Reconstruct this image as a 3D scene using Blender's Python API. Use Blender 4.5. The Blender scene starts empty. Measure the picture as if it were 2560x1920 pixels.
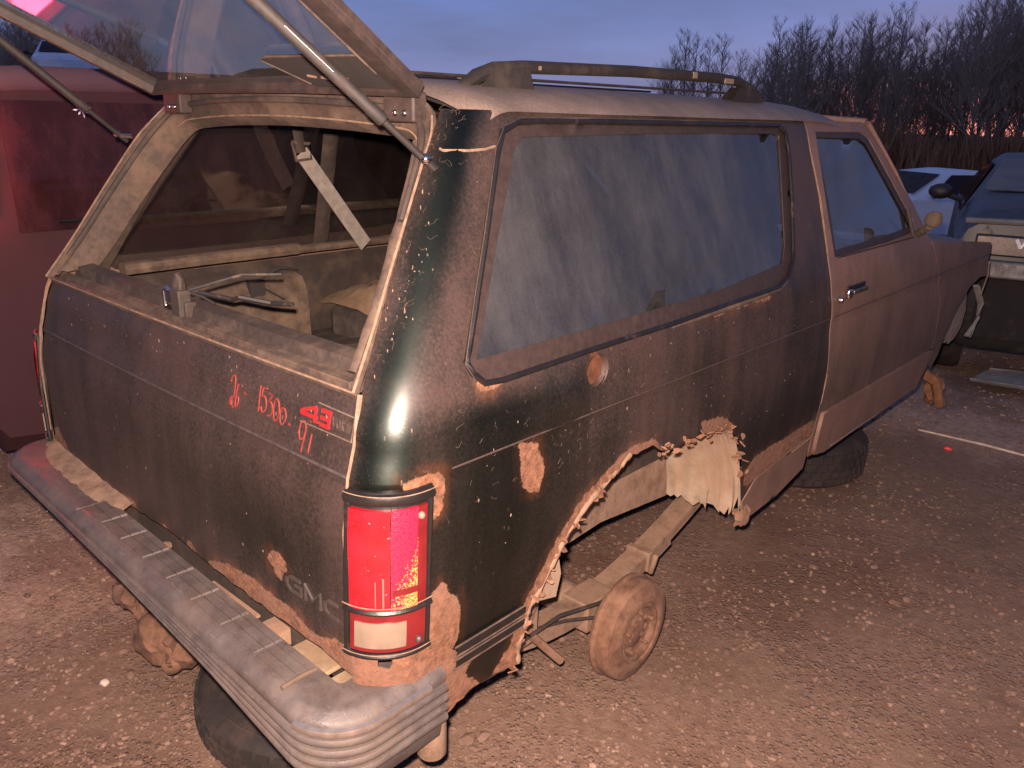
import bpy, bmesh, math, random
from math import sin, cos, pi, radians
from mathutils import Vector, Matrix, noise as mn
from mathutils.geometry import delaunay_2d_cdt

random.seed(7)
SC = bpy.context.scene
COL = SC.collection

# ------------------------------------------------------------------ camera
cam_d = bpy.data.cameras.new('camera')
cam = bpy.data.objects.new('camera', cam_d)
COL.objects.link(cam)
CAMP = Vector((1.75127, -0.75437, 1.59342))
Rv = Vector((0.73922854, 0.67296991, 0.02554728))
Uv = Vector((-0.22744913, 0.21377789, 0.95003469))
Fv = Vector((-0.63388331, 0.70810346, -0.31109714))
cam.matrix_world = Matrix(((Rv.x, Uv.x, -Fv.x, CAMP.x), (Rv.y, Uv.y, -Fv.y, CAMP.y),
                           (Rv.z, Uv.z, -Fv.z, CAMP.z), (0, 0, 0, 1)))
cam_d.sensor_width = 36.0
cam_d.lens = 28.86
cam_d.clip_start = 0.05
cam_d.clip_end = 900.0
SC.camera = cam

# ------------------------------------------------------------------ dusk sky
SUN_AZ = Vector((-0.20, 0.98, 0.0)).normalized()      # where the last glow sits, behind the trees
world = bpy.data.worlds.new('World')
SC.world = world
world.use_nodes = True
wt = world.node_tree
for n in list(wt.nodes):
    wt.nodes.remove(n)
def wn(t, **kw):
    n = wt.nodes.new(t)
    for k, v in kw.items():
        setattr(n, k, v)
    return n
w_out = wn('ShaderNodeOutputWorld')
w_bg = wn('ShaderNodeBackground')
w_tc = wn('ShaderNodeTexCoord')
w_sep = wn('ShaderNodeSeparateXYZ')
wt.links.new(w_tc.outputs['Generated'], w_sep.inputs[0])
nsky = wn('ShaderNodeTexSky', sky_type='NISHITA', sun_disc=False)
nsky.sun_elevation = radians(1.0)
nsky.sun_rotation = math.atan2(SUN_AZ.x, SUN_AZ.y)
ramp = wn('ShaderNodeValToRGB')
els = ramp.color_ramp.elements
els[0].position = 0.0; els[0].color = (0.32, 0.28, 0.46, 1)
els[1].position = 1.0; els[1].color = (0.075, 0.115, 0.28, 1)
for p, c in ((0.05, (0.25, 0.30, 0.60, 1)), (0.14, (0.165, 0.27, 0.68, 1)), (0.35, (0.115, 0.18, 0.46, 1))):
    e = els.new(p); e.color = c
wt.links.new(w_sep.outputs['Z'], ramp.inputs[0])
# thin cloud streaks, stretched sideways
w_map = wn('ShaderNodeMapping')
w_map.inputs['Scale'].default_value = (1.2, 1.2, 7.0)
wt.links.new(w_tc.outputs['Generated'], w_map.inputs[0])
w_noi = wn('ShaderNodeTexNoise')
w_noi.inputs['Scale'].default_value = 2.2
w_noi.inputs['Detail'].default_value = 6.0
w_noi.inputs['Roughness'].default_value = 0.55
wt.links.new(w_map.outputs[0], w_noi.inputs['Vector'])
w_cr = wn('ShaderNodeValToRGB')
w_cr.color_ramp.elements[0].position = 0.36
w_cr.color_ramp.elements[1].position = 0.68
wt.links.new(w_noi.outputs['Fac'], w_cr.inputs[0])
w_mix = wn('ShaderNodeMixRGB', blend_type='MIX')
w_mix.inputs['Color2'].default_value = (0.150, 0.185, 0.37, 1)
w_mf = wn('ShaderNodeMath', operation='MULTIPLY')
w_mf.inputs[1].default_value = 0.85
wt.links.new(w_cr.outputs[0], w_mf.inputs[0])
wt.links.new(w_mf.outputs[0], w_mix.inputs['Fac'])
wt.links.new(ramp.outputs[0], w_mix.inputs['Color1'])
# afterglow: a low band round the direction where the sun went down
w_dot = wn('ShaderNodeVectorMath', operation='DOT_PRODUCT')
w_dot.inputs[1].default_value = (SUN_AZ.x, SUN_AZ.y, 0.0)
wt.links.new(w_tc.outputs['Generated'], w_dot.inputs[0])
w_az = wn('ShaderNodeMapRange', interpolation_type='SMOOTHSTEP')
w_az.inputs['From Min'].default_value = 0.968
w_az.inputs['From Max'].default_value = 0.990
wt.links.new(w_dot.outputs['Value'], w_az.inputs['Value'])
w_el = wn('ShaderNodeMapRange', interpolation_type='SMOOTHSTEP')
w_el.inputs['From Min'].default_value = 0.052
w_el.inputs['From Max'].default_value = 0.016
wt.links.new(w_sep.outputs['Z'], w_el.inputs['Value'])
w_gl = wn('ShaderNodeMath', operation='MULTIPLY')
wt.links.new(w_az.outputs[0], w_gl.inputs[0])
wt.links.new(w_el.outputs[0], w_gl.inputs[1])
w_gmix = wn('ShaderNodeMixRGB', blend_type='MIX')
w_gmix.inputs['Color2'].default_value = (1.45, 0.46, 0.40, 1)
wt.links.new(w_gl.outputs[0], w_gmix.inputs['Fac'])
wt.links.new(w_mix.outputs[0], w_gmix.inputs['Color1'])
w_ad = wn('ShaderNodeMixRGB', blend_type='ADD')
w_ad.inputs['Fac'].default_value = 0.008
wt.links.new(w_gmix.outputs[0], w_ad.inputs['Color1'])
wt.links.new(nsky.outputs[0], w_ad.inputs['Color2'])
wt.links.new(w_ad.outputs[0], w_bg.inputs['Color'])
w_bg.inputs['Strength'].default_value = 0.85
wt.links.new(w_bg.outputs[0], w_out.inputs['Surface'])

# last of the sun, almost gone
sun_d = bpy.data.lights.new('sun', 'SUN')
sun_d.energy = 0.03
sun_d.angle = radians(8)
sun_d.color = (1.0, 0.55, 0.38)
sun = bpy.data.objects.new('sun', sun_d)
COL.objects.link(sun)
sun.rotation_euler = (-(SUN_AZ + Vector((0, 0, 0.03)))).to_track_quat('-Z', 'Y').to_euler()

# the phone's flash that lit the photograph
fl_d = bpy.data.lights.new('phone_flash', 'POINT')
fl_d.energy = 820.0
fl_d.shadow_soft_size = 0.012
fl_d.color = (1.0, 0.745, 0.625)
fl = bpy.data.objects.new('phone_flash', fl_d)
COL.objects.link(fl)
fl.location = CAMP - Rv * 0.02 + Uv * 0.05

SC.view_settings.view_transform = 'Standard'
SC.view_settings.look = 'None'
SC.view_settings.exposure = 0.0
SC.view_settings.gamma = 1.0
SC.view_settings.use_curve_mapping = False
SC.render.engine = 'CYCLES'
SC.cycles.max_bounces = 8
SC.cycles.transparent_max_bounces = 12
SC.cycles.sample_clamp_indirect = 6.0

# ------------------------------------------------------------------ material helpers
class NT:
    def __init__(self, name):
        self.m = bpy.data.materials.new(name)
        self.m.use_nodes = True
        self.t = self.m.node_tree
        self.b = self.t.nodes['Principled BSDF']
        self.out = self.t.nodes['Material Output']
        self.tc = self.t.nodes.new('ShaderNodeTexCoord')
    def n(self, t, **kw):
        x = self.t.nodes.new(t)
        for k, v in kw.items():
            setattr(x, k, v)
        return x
    def l(self, a, b):
        self.t.links.new(a, b)
    def coords(self, scale=(1, 1, 1)):
        mp = self.n('ShaderNodeMapping')
        mp.inputs['Scale'].default_value = scale
        self.l(self.tc.outputs['Object'], mp.inputs[0])
        return mp.outputs[0]
    def noise(self, scale, detail=5.0, rough=0.6, stretch=(1, 1, 1), dist=0.0):
        x = self.n('ShaderNodeTexNoise')
        x.inputs['Scale'].default_value = scale
        x.inputs['Detail'].default_value = detail
        x.inputs['Roughness'].default_value = rough
        x.inputs['Distortion'].default_value = dist
        self.l(self.coords(stretch), x.inputs['Vector'])
        return x.outputs['Fac']
    def ramp(self, fac, stops):
        r = self.n('ShaderNodeValToRGB')
        e = r.color_ramp.elements
        e[0].position = stops[0][0]; e[0].color = tuple(stops[0][1]) + (1,)
        e[1].position = stops[-1][0]; e[1].color = tuple(stops[-1][1]) + (1,)
        for p, c in stops[1:-1]:
            q = e.new(p); q.color = tuple(c) + (1,)
        self.l(fac, r.inputs[0])
        return r.outputs[0]
    def smap(self, val, a, b, lo=0.0, hi=1.0):
        r = self.n('ShaderNodeMapRange', interpolation_type='SMOOTHSTEP')
        r.inputs['From Min'].default_value = a
        r.inputs['From Max'].default_value = b
        r.inputs['To Min'].default_value = lo
        r.inputs['To Max'].default_value = hi
        self.l(val, r.inputs['Value'])
        return r.outputs[0]
    def math(self, op, a, b=None):
        r = self.n('ShaderNodeMath', operation=op)
        for i, v in enumerate((a, b)):
            if v is None:
                continue
            if isinstance(v, (int, float)):
                r.inputs[i].default_value = v
            else:
                self.l(v, r.inputs[i])
        return r.outputs[0]
    def mix(self, fac, a, b, blend='MIX'):
        r = self.n('ShaderNodeMixRGB', blend_type=blend)
        for k, v in (('Fac', fac), ('Color1', a), ('Color2', b)):
            if isinstance(v, (int, float)):
                r.inputs[k].default_value = v
            elif isinstance(v, tuple):
                r.inputs[k].default_value = tuple(v) + (1,)
            else:
                self.l(v, r.inputs[k])
        return r.outputs[0]
    def bump(self, h, strength=0.3, dist=0.002, prev=None):
        b = self.n('ShaderNodeBump')
        b.inputs['Strength'].default_value = strength
        b.inputs['Distance'].default_value = dist
        self.l(h, b.inputs['Height'])
        if prev is not None:
            self.l(prev, b.inputs['Normal'])
        return b.outputs[0]
    def set(self, **kw):
        for k, v in kw.items():
            k = k.replace('_', ' ')
            s = self.b.inputs[k]
            if isinstance(v, (int, float)):
                s.default_value = v
            elif isinstance(v, tuple):
                s.default_value = tuple(v) + (1,) if len(v) == 3 else v
            else:
                self.l(v, s)
        return self

M = {}
def simple(name, col, rough=0.6, metal=0.0, var=0.35, scale=30.0, dust=0.0, dust_col=(0.20, 0.145, 0.10), bump=0.25, bscale=120.0, bd=0.0015):
    """a worn surface: colour mottling, patchy dust, fine relief"""
    m = NT(name)
    n1 = m.noise(scale, 6)
    lo = tuple(c * (1 - var) for c in col); hi = tuple(c * (1 + var) for c in col)
    c = m.ramp(n1, [(0.3, lo), (0.7, hi)])
    r = rough
    if dust > 0:
        n2 = m.noise(9.0, 8, 0.7)
        f = m.smap(n2, 0.62 - 0.5 * dust, 0.75 - 0.25 * dust)
        f = m.math('MULTIPLY', f, min(1.0, 0.35 + dust))
        c = m.mix(f, c, dust_col)
        r = m.smap(f, 0.0, 1.0, rough, 0.95)
    m.set(Base_Color=c, Roughness=r, Metallic=metal)
    if bump > 0:
        m.l(m.bump(m.noise(bscale, 6), bump, bd), m.b.inputs['Normal'])
    M[name] = m.m
    return m

# --- dirty dark green paint with rust where the 'rust' attribute says the paint has gone
def paint_mat(name, base=(0.0030, 0.0105, 0.0085), dustc=(0.080, 0.036, 0.031), amount=1.0):
    m = NT(name)
    at = m.n('ShaderNodeAttribute', attribute_name='rust')
    edge_n = m.noise(38.0, 6, 0.65)
    sd = m.math('ADD', m.math('SUBTRACT', at.outputs['Fac'], 0.06), m.math('MULTIPLY', m.math('SUBTRACT', edge_n, 0.5), 0.034))
    rmask = m.smap(sd, -0.0006, 0.0006)
    lift = m.math('SUBTRACT', m.smap(sd, -0.0030, -0.0004), rmask)      # pale chipped rim of the paint
    # dust film: broad patches, downward streaks
    broad = m.noise(3.2, 7, 0.62)
    streak = m.noise(16.0, 6, 0.6, (1, 1, 0.11))
    fine = m.noise(150.0, 3, 0.6)
    d = m.math('ADD', m.math('MULTIPLY', broad, 0.60), m.math('MULTIPLY', streak, 0.30))
    d = m.math('ADD', d, m.math('MULTIPLY', fine, 0.42))
    df = m.smap(d, 0.44, 0.98, 0.26 * amount, 0.62 * amount)
    thin_at = m.n('ShaderNodeAttribute', attribute_name='thin_dust')
    df = m.math('MULTIPLY', df, m.math('SUBTRACT', 1.0, m.math('MULTIPLY', thin_at.outputs['Fac'], 0.85)))
    c = m.mix(df, base, dustc)
    # chips, scratches and bits of straw stuck to the film
    vor = m.n('ShaderNodeTexVoronoi', feature='F1')
    vor.inputs['Scale'].default_value = 60.0
    m.l(m.coords((1.0, 1.0, 0.33)), vor.inputs['Vector'])
    ck = m.math('LESS_THAN', vor.outputs['Distance'], 0.10)
    ck = m.math('MULTIPLY', ck, m.smap(m.noise(5.0, 5), 0.50, 0.62))
    c = m.mix(m.math('MULTIPLY', ck, 0.55), c, (0.24, 0.165, 0.12))
    vor2 = m.n('ShaderNodeTexVoronoi', feature='F1')
    vor2.inputs['Scale'].default_value = 240.0
    m.l(m.coords((1.0, 1.0, 0.5)), vor2.inputs['Vector'])
    ck2 = m.math('LESS_THAN', vor2.outputs['Distance'], 0.16)
    ck2 = m.math('MULTIPLY', ck2, m.smap(m.noise(8.0, 6), 0.45, 0.70))
    c = m.mix(m.math('MULTIPLY', ck2, 0.45), c, (0.21, 0.135, 0.095))
    # rust
    rn = m.noise(55.0, 9, 0.72)
    rc = m.ramp(rn, [(0.30, (0.028, 0.011, 0.006)), (0.44, (0.095, 0.038, 0.018)), (0.57, (0.165, 0.070, 0.035)), (0.72, (0.225, 0.112, 0.062))])
    rb = m.noise(6.0, 4)
    rc = m.mix(m.smap(rb, 0.42, 0.62, 0.0, 0.75), rc, (0.145, 0.070, 0.044))
    c = m.mix(rmask, c, rc)
    halo = m.math('MULTIPLY', m.smap(sd, -0.030, 0.0), m.smap(streak, 0.35, 0.65))
    c = m.mix(m.math('MULTIPLY', halo, m.math('SUBTRACT', 0.8, rmask)), c, (0.085, 0.036, 0.018))
    c = m.mix(m.math('MULTIPLY', lift, 0.55), c, (0.20, 0.13, 0.088))
    rough = m.smap(df, 0.0, 0.5, 0.44, 0.60)
    rr = m.n('ShaderNodeMixRGB'); m.l(rmask, rr.inputs['Fac']); m.l(rough, rr.inputs['Color1']); rr.inputs['Color2'].default_value = (0.95, 0.95, 0.95, 1)
    coat = m.math('MULTIPLY', m.math('SUBTRACT', 1.0, rmask), m.smap(df, 0.02, 0.45, 0.95, 0.10))
    m.set(Base_Color=c, Roughness=rr.outputs[0], Metallic=m.math('MULTIPLY', coat, 1.0), Coat_Weight=m.math('MULTIPLY', coat, 0.5), Coat_Roughness=0.30)
    m.b.inputs['Specular IOR Level'].default_value = 0.5
    # relief
    hb = m.math('ADD', m.math('MULTIPLY', rmask, m.noise(90.0, 8, 0.75)), m.math('MULTIPLY', rmask, -0.6))
    nb = m.bump(hb, 0.9, 0.004)
    nb = m.bump(m.math('ADD', fine, ck), 0.10, 0.0007, nb)
    m.l(nb, m.b.inputs['Normal'])
    M[name] = m.m
paint_mat('green_paint')
paint_mat('green_paint_dusty', dustc=(0.200, 0.112, 0.082), amount=1.7)
paint_mat('dusty_roof_paint', dustc=(0.175, 0.128, 0.104), amount=2.0)

def glass_mat(name, tint=(0.30, 0.33, 0.34), dust=0.25, dcol=(0.16, 0.125, 0.105), refl=1.25):
    m = NT(name)
    t = m.n('ShaderNodeBsdfTransparent'); t.inputs[0].default_value = tint + (1,)
    g = m.n('ShaderNodeBsdfGlossy'); g.inputs['Roughness'].default_value = 0.035
    g.inputs['Color'].default_value = (1, 1, 1, 1)
    fr = m.n('ShaderNodeFresnel'); fr.inputs['IOR'].default_value = 1.52
    mx = m.n('ShaderNodeMixShader')
    ff = m.math('MULTIPLY', fr.outputs[0], refl)
    m.l(ff, mx.inputs[0]); m.l(t.outputs[0], mx.inputs[1]); m.l(g.outputs[0], mx.inputs[2])
    d = m.n('ShaderNodeBsdfDiffuse'); d.inputs['Color'].default_value = dcol + (1,)
    n1 = m.noise(5.0, 8, 0.7, (1, 1, 0.35)); n2 = m.noise(170.0, 4, 0.6)
    f = m.math('ADD', m.smap(n1, 0.35, 0.75, 0.15, 0.75), m.math('MULTIPLY', n2, 0.35))
    f = m.math('MULTIPLY', f, dust)
    mx2 = m.n('ShaderNodeMixShader')
    m.l(f, mx2.inputs[0]); m.l(mx.outputs[0], mx2.inputs[1]); m.l(d.outputs[0], mx2.inputs[2])
    m.l(mx2.outputs[0], m.out.inputs['Surface'])
    M[name] = m.m
glass_mat('side_glass', (0.68, 0.72, 0.70), 0.27, (0.140, 0.138, 0.138), 1.3)
glass_mat('hatch_glass', (0.50, 0.56, 0.54), 0.36, (0.115, 0.112, 0.112), 0.40)
glass_mat('far_side_glass', (0.62, 0.64, 0.62), 0.10, (0.10, 0.075, 0.065), 1.2)
glass_mat('dark_glass', (0.06, 0.06, 0.065), 0.85, (0.062, 0.026, 0.031), 0.6)
glass_mat('dusty_windscreen', (0.25, 0.26, 0.27), 0.75, (0.22, 0.21, 0.21))

def rust_mat(name, stops, bump=0.8, scale=45.0):
    m = NT(name)
    n1 = m.noise(scale, 9, 0.7)
    c = m.ramp(n1, stops)
    c = m.mix(m.smap(m.noise(5.0, 5), 0.45, 0.65, 0.0, 0.6), c, (0.20, 0.118, 0.075))
    m.set(Base_Color=c, Roughness=0.93)
    m.l(m.bump(m.noise(80.0, 9, 0.7), bump, 0.003), m.b.inputs['Normal'])
    M[name] = m.m
rust_mat('rust', [(0.30, (0.0360, 0.0144, 0.0079)), (0.48, (0.1152, 0.0504, 0.0252)), (0.60, (0.1728, 0.0828, 0.0446)), (0.75, (0.2160, 0.1296, 0.0792))])
rust_mat('rusty_drum', [(0.30, (0.0504, 0.0216, 0.0122)), (0.48, (0.1116, 0.0547, 0.0317)), (0.62, (0.1512, 0.0792, 0.0475)), (0.75, (0.1872, 0.1080, 0.0662))], 0.6, 26)
rust_mat('dried_mud', [(0.30, (0.0897, 0.0515, 0.0312)), (0.50, (0.1638, 0.1030, 0.0686)), (0.75, (0.2262, 0.1560, 0.1076))], 0.6, 20)
rust_mat('pale_mud', [(0.30, (0.1530, 0.1122, 0.0782)), (0.50, (0.2338, 0.1785, 0.1292)), (0.75, (0.2890, 0.2338, 0.1742))], 0.5, 14)

m = NT('bumper_plastic')
c = m.ramp(m.noise(24.0, 7, 0.65), [(0.3, (0.0420, 0.0348, 0.0336)), (0.7, (0.0690, 0.0576, 0.0540))])
c = m.mix(m.smap(m.noise(7.0, 8, 0.7), 0.42, 0.62, 0.0, 0.55), c, (0.0900, 0.0660, 0.0528))
c = m.mix(m.smap(m.noise(60.0, 5, 0.7, (0.25, 1.6, 1.6)), 0.60, 0.70, 0.0, 0.6), c, (0.1200, 0.0990, 0.0900))
c = m.mix(m.smap(m.noise(90.0, 6, 0.7), 0.62, 0.68, 0.0, 0.7), c, (0.0270, 0.0192, 0.0168))
m.set(Base_Color=c, Roughness=m.smap(m.noise(12.0, 6), 0.35, 0.65, 0.38, 0.72))
m.l(m.bump(m.math('ADD', m.noise(260.0, 4), m.noise(40.0, 6)), 0.35, 0.0018), m.b.inputs['Normal'])
M['bumper_plastic'] = m.m
simple('worn_bright_strip', (0.4960, 0.4640, 0.4320), 0.24, 0.9, 0.2, 40, 0.0, (0.2000, 0.1600, 0.1360), 0.06, 90)
simple('bumper_groove', (0.045, 0.035, 0.033), 0.8, 0, 0.3, 30, 0.3)
simple('black_trim', (0.0068, 0.0056, 0.0056), 0.38, 0, 0.3, 30, 0.15, (0.0496, 0.0310, 0.0248))
simple('brown_gasket', (0.022, 0.013, 0.011), 0.6, 0, 0.3, 60, 0.08, (0.05, 0.03, 0.023))
simple('filler_rust', (0.0651, 0.0260, 0.0136), 0.5, 0, 0.35, 50, 0.15, (0.0992, 0.0496, 0.0310))
simple('filler_brown', (0.0248, 0.0105, 0.0068), 0.7, 0, 0.4, 40, 0.1, (0.0992, 0.0434, 0.0248))
simple('hatch_rubber', (0.020, 0.012, 0.010), 0.7, 0, 0.45, 40, 0.25, (0.060, 0.038, 0.028), 0.4)
simple('dusty_trim', (0.0372, 0.0229, 0.0161), 0.8, 0, 0.45, 60, 0.42, (0.0899, 0.0595, 0.0397), 0.4)
simple('dusty_trim_dark', (0.0223, 0.0149, 0.0118), 0.75, 0, 0.4, 60, 0.34, (0.0651, 0.0434, 0.0310), 0.4)
simple('tan_edge', (0.1364, 0.0856, 0.0570), 0.9, 0, 0.4, 60, 0)
simple('interior_brown', (0.0161, 0.0099, 0.0074), 0.9, 0, 0.4, 30, 0.32, (0.0527, 0.0341, 0.0223), 0.5)
simple('interior_dark', (0.0112, 0.0081, 0.0074), 0.9, 0, 0.35, 14, 0.2, (0.0620, 0.0434, 0.0310))
simple('interior_tan', (0.0527, 0.0341, 0.0223), 0.9, 0, 0.5, 30, 0.42, (0.1054, 0.0732, 0.0484), 0.6, 60, 0.004)
simple('seat_cloth', (0.0217, 0.0161, 0.0149), 0.95, 0, 0.3, 20, 0.3, (0.0744, 0.0527, 0.0372), 0.4, 300)
simple('webbing', (0.16, 0.14, 0.12), 0.9, 0, 0.25, 40, 0.3, (0.22, 0.17, 0.13), 0.4, 500)
simple('strut_black', (0.007, 0.0045, 0.004), 0.72, 0, 0.4, 50, 0.28, (0.026, 0.016, 0.012), 0.35)
simple('bright_metal', (0.60, 0.576, 0.544), 0.18, 1.0, 0.15, 40, 0.0, bump=0.05)
simple('copper_glint', (0.50, 0.20, 0.10), 0.30, 0.8, 0.3, 60, 0.25, (0.06, 0.03, 0.02), 0.1)
simple('gunmetal', (0.10, 0.085, 0.08), 0.35, 0.8, 0.2, 40, 0.3, (0.2, 0.14, 0.1))
simple('tyre_rubber', (0.014, 0.010, 0.009), 0.85, 0, 0.35, 20, 0.35, (0.042, 0.026, 0.019))
simple('wheel_steel', (0.10, 0.06, 0.04), 0.7, 0.3, 0.4, 20, 0.5, (0.2, 0.12, 0.07))
simple('sandy_wood', (0.1612, 0.1066, 0.0620), 0.9, 0, 0.3, 16, 0.3, (0.2480, 0.1798, 0.1178))
simple('badge_grey', (0.0465, 0.0372, 0.0347), 0.5, 0.3, 0.2, 50, 0.2, (0.0992, 0.0682, 0.0527), 0.05)
simple('red_marker', (0.1612, 0.0211, 0.0167), 0.55, 0, 0.35, 120, 0, bump=0.0)
simple('red_decal', (0.2108, 0.0112, 0.0136), 0.42, 0, 0.12, 60, 0, bump=0.0)
simple('decal_line', (0.0992, 0.0713, 0.0570), 0.55, 0, 0.3, 90, 0, bump=0.0)
simple('crease_highlight', (0.0341, 0.0248, 0.0248), 0.6, 0, 0.4, 50, 0.2, (0.0496, 0.0341, 0.0310))
simple('decal_faint', (0.0372, 0.0248, 0.0211), 0.55, 0, 0.3, 90, 0, bump=0.0)
simple('white_paint', (0.72, 0.74, 0.80), 0.35, 0, 0.05, 6, 0.12, (0.45, 0.4, 0.38), 0.02)
simple('dark_car_paint', (0.016, 0.014, 0.014), 0.45, 0, 0.2, 6, 0.25, (0.05, 0.038, 0.034), 0.04)
simple('maroon_paint', (0.040, 0.017, 0.021), 0.8, 0, 0.12, 3, 0.0, bump=0.0)
M['maroon_paint'].node_tree.nodes['Principled BSDF'].inputs['Specular IOR Level'].default_value = 0.12
simple('maroon_sky_sheen', (0.050, 0.024, 0.036), 0.7, 0, 0.15, 6, 0.0, bump=0.0)  # maroon with sky sheen painted in, for the roof edge
simple('white_sticker', (0.80, 0.79, 0.80), 0.5, 0, 0.05, 60, 0, bump=0.0)
simple('grey_sheet_metal', (0.26, 0.29, 0.33), 0.40, 0.2, 0.3, 12, 0.25, (0.3, 0.25, 0.2))
simple('chrome_grey', (0.20, 0.20, 0.19), 0.5, 0.3, 0.25, 12, 0.4, (0.17, 0.14, 0.12))
simple('pale_stick', (0.45, 0.35, 0.28), 0.8, 0, 0.3, 30, 0)
simple('red_plastic', (0.55, 0.035, 0.03), 0.5, 0, 0.2, 40, 0)
simple('orange_rust', (0.17, 0.075, 0.035), 0.9, 0, 0.4, 30, 0)
simple('wire_black', (0.012, 0.010, 0.010), 0.6, 0, 0.2, 40, 0.3)
simple('cloth_tan', (0.1240, 0.0775, 0.0446), 0.95, 0, 0.35, 14, 0.3, (0.1736, 0.1240, 0.0744))

def bark_mat(name, c0, c1):
    m = NT(name)
    m.set(Base_Color=m.ramp(m.noise(6.0, 6), [(0.3, c0), (0.7, c1)]), Roughness=0.95)
    M[name] = m.m
bark_mat('bark', (0.16, 0.115, 0.09), (0.30, 0.225, 0.18))
bark_mat('twig', (0.30, 0.205, 0.150), (0.46, 0.34, 0.26))
bark_mat('brush', (0.22, 0.105, 0.052), (0.42, 0.22, 0.115))
bark_mat('far_wood', (0.020, 0.014, 0.012), (0.050, 0.036, 0.028))

# lens of the dead tail lamp
m = NT('red_lens')
wv = m.n('ShaderNodeTexWave', wave_type='BANDS', bands_direction='X')
wv.inputs['Scale'].default_value = 95.0
m.l(m.coords(), wv.inputs['Vector'])
c = m.ramp(m.noise(16.0, 5), [(0.3, (0.10, 0.0025, 0.005)), (0.7, (0.27, 0.006, 0.015))])
c = m.mix(m.smap(m.noise(140.0, 3), 0.66, 0.74, 0, 0.5), c, (0.85, 0.30, 0.26))
m.set(Base_Color=c, Roughness=0.30, Coat_Weight=0.6, Coat_Roughness=0.1)
m.l(m.bump(wv.outputs['Fac'], 0.25, 0.0012), m.b.inputs['Normal'])
M['red_lens'] = m.m
# moulded side reflector: tiny facets that throw the flash back, yellow where the foil shows
m = NT('reflector_lens')
vo = m.n('ShaderNodeTexVoronoi', feature='F1'); vo.inputs['Scale'].default_value = 330.0
m.l(m.coords(), vo.inputs['Vector'])
sp = m.n('ShaderNodeSeparateXYZ'); m.l(m.tc.outputs['Object'], sp.inputs[0])
foil = m.math('ADD', m.math('MULTIPLY', m.math('SUBTRACT', 0.862, sp.outputs['Z']), 9.0), m.math('MULTIPLY', m.math('SUBTRACT', sp.outputs['Y'], 0.060), 18.0))
foil = m.math('ADD', foil, m.math('MULTIPLY', m.math('SUBTRACT', vo.outputs['Color'], 0.5), 1.0))
fm = m.smap(foil, 0.2, 0.6)
c = m.mix(fm, m.mix(m.smap(vo.outputs['Distance'], 0.2, 0.8), (0.31, 0.011, 0.038), (0.19, 0.005, 0.022)), m.mix(m.smap(vo.outputs['Distance'], 0.15, 0.7), (0.60, 0.43, 0.14), (0.33, 0.09, 0.02)))
m.set(Base_Color=c, Roughness=0.32, Metallic=m.math('MULTIPLY', fm, 0.35), Coat_Weight=0.5)
m.l(m.bump(vo.outputs['Distance'], 0.5, 0.0015), m.b.inputs['Normal'])
M['reflector_lens'] = m.m
simple('maroon_lens', (0.0992, 0.0074, 0.0087), 0.3, 0, 0.2, 20, 0.0, bump=0.0)
simple('clear_lens', (0.1350, 0.1020, 0.0760), 0.3, 0, 0.15, 22, 0.12, (0.1550, 0.1178, 0.0930), 0.15, 60)
m = NT('lit_red_lamp')
e = m.n('ShaderNodeEmission'); e.inputs['Color'].default_value = (1.0, 0.035, 0.07, 1); e.inputs['Strength'].default_value = 24.0
m.l(e.outputs[0], m.out.inputs['Surface']); M['lit_red_lamp'] = m.m
m = NT('lit_bulb')
e = m.n('ShaderNodeEmission'); e.inputs['Color'].default_value = (1.0, 0.10, 0.13, 1); e.inputs['Strength'].default_value = 190.0
m.l(e.outputs[0], m.out.inputs['Surface']); M['lit_bulb'] = m.m

# gravel yard with wet patches
m = NT('gravel_ground')
n1 = m.math('ADD', m.math('MULTIPLY', m.noise(0.55, 3, 0.5), 0.55), m.math('MULTIPLY', m.noise(1.9, 7, 0.62), 0.45)); n2 = m.noise(26.0, 8, 0.75); n3 = m.noise(120.0, 5, 0.7)
c = m.ramp(n2, [(0.28, (0.165, 0.098, 0.066)), (0.50, (0.37, 0.235, 0.165)), (0.72, (0.52, 0.37, 0.275))])
vo = m.n('ShaderNodeTexVoronoi', feature='F1'); vo.inputs['Scale'].default_value = 62.0
m.l(m.coords(), vo.inputs['Vector'])
st = m.math('MULTIPLY', m.smap(vo.outputs['Distance'], 0.42, 0.26), m.smap(m.noise(3.0, 6), 0.42, 0.60))
sc = m.mix(m.n('ShaderNodeSeparateColor').outputs[0], (0.1, 0.1, 0.1), (0.2, 0.2, 0.2))
stc = m.ramp(vo.outputs['Color'], [(0.15, (0.16, 0.102, 0.075)), (0.5, (0.30, 0.205, 0.158)), (0.9, (0.45, 0.335, 0.27))])
c = m.mix(m.math('MULTIPLY', st, 0.85), c, stc)
wet = m.smap(n1, 0.45, 0.58)
c = m.mix(m.math('MULTIPLY', wet, 0.62), c, (0.150, 0.076, 0.043))
m.set(Base_Color=c, Roughness=m.smap(wet, 0, 1, 0.95, 0.66))
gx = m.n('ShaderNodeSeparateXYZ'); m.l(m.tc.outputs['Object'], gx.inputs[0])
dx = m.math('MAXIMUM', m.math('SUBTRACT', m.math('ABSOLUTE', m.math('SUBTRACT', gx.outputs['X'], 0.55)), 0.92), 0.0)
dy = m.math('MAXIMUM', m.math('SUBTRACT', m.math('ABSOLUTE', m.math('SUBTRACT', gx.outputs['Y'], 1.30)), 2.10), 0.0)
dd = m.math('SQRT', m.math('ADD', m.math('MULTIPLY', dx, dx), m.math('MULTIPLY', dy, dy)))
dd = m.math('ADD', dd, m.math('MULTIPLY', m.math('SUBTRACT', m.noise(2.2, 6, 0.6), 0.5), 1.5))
shade_mask = m.smap(dd, 0.85, 0.10)  # shade under and round the car, painted into the ground colour
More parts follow.
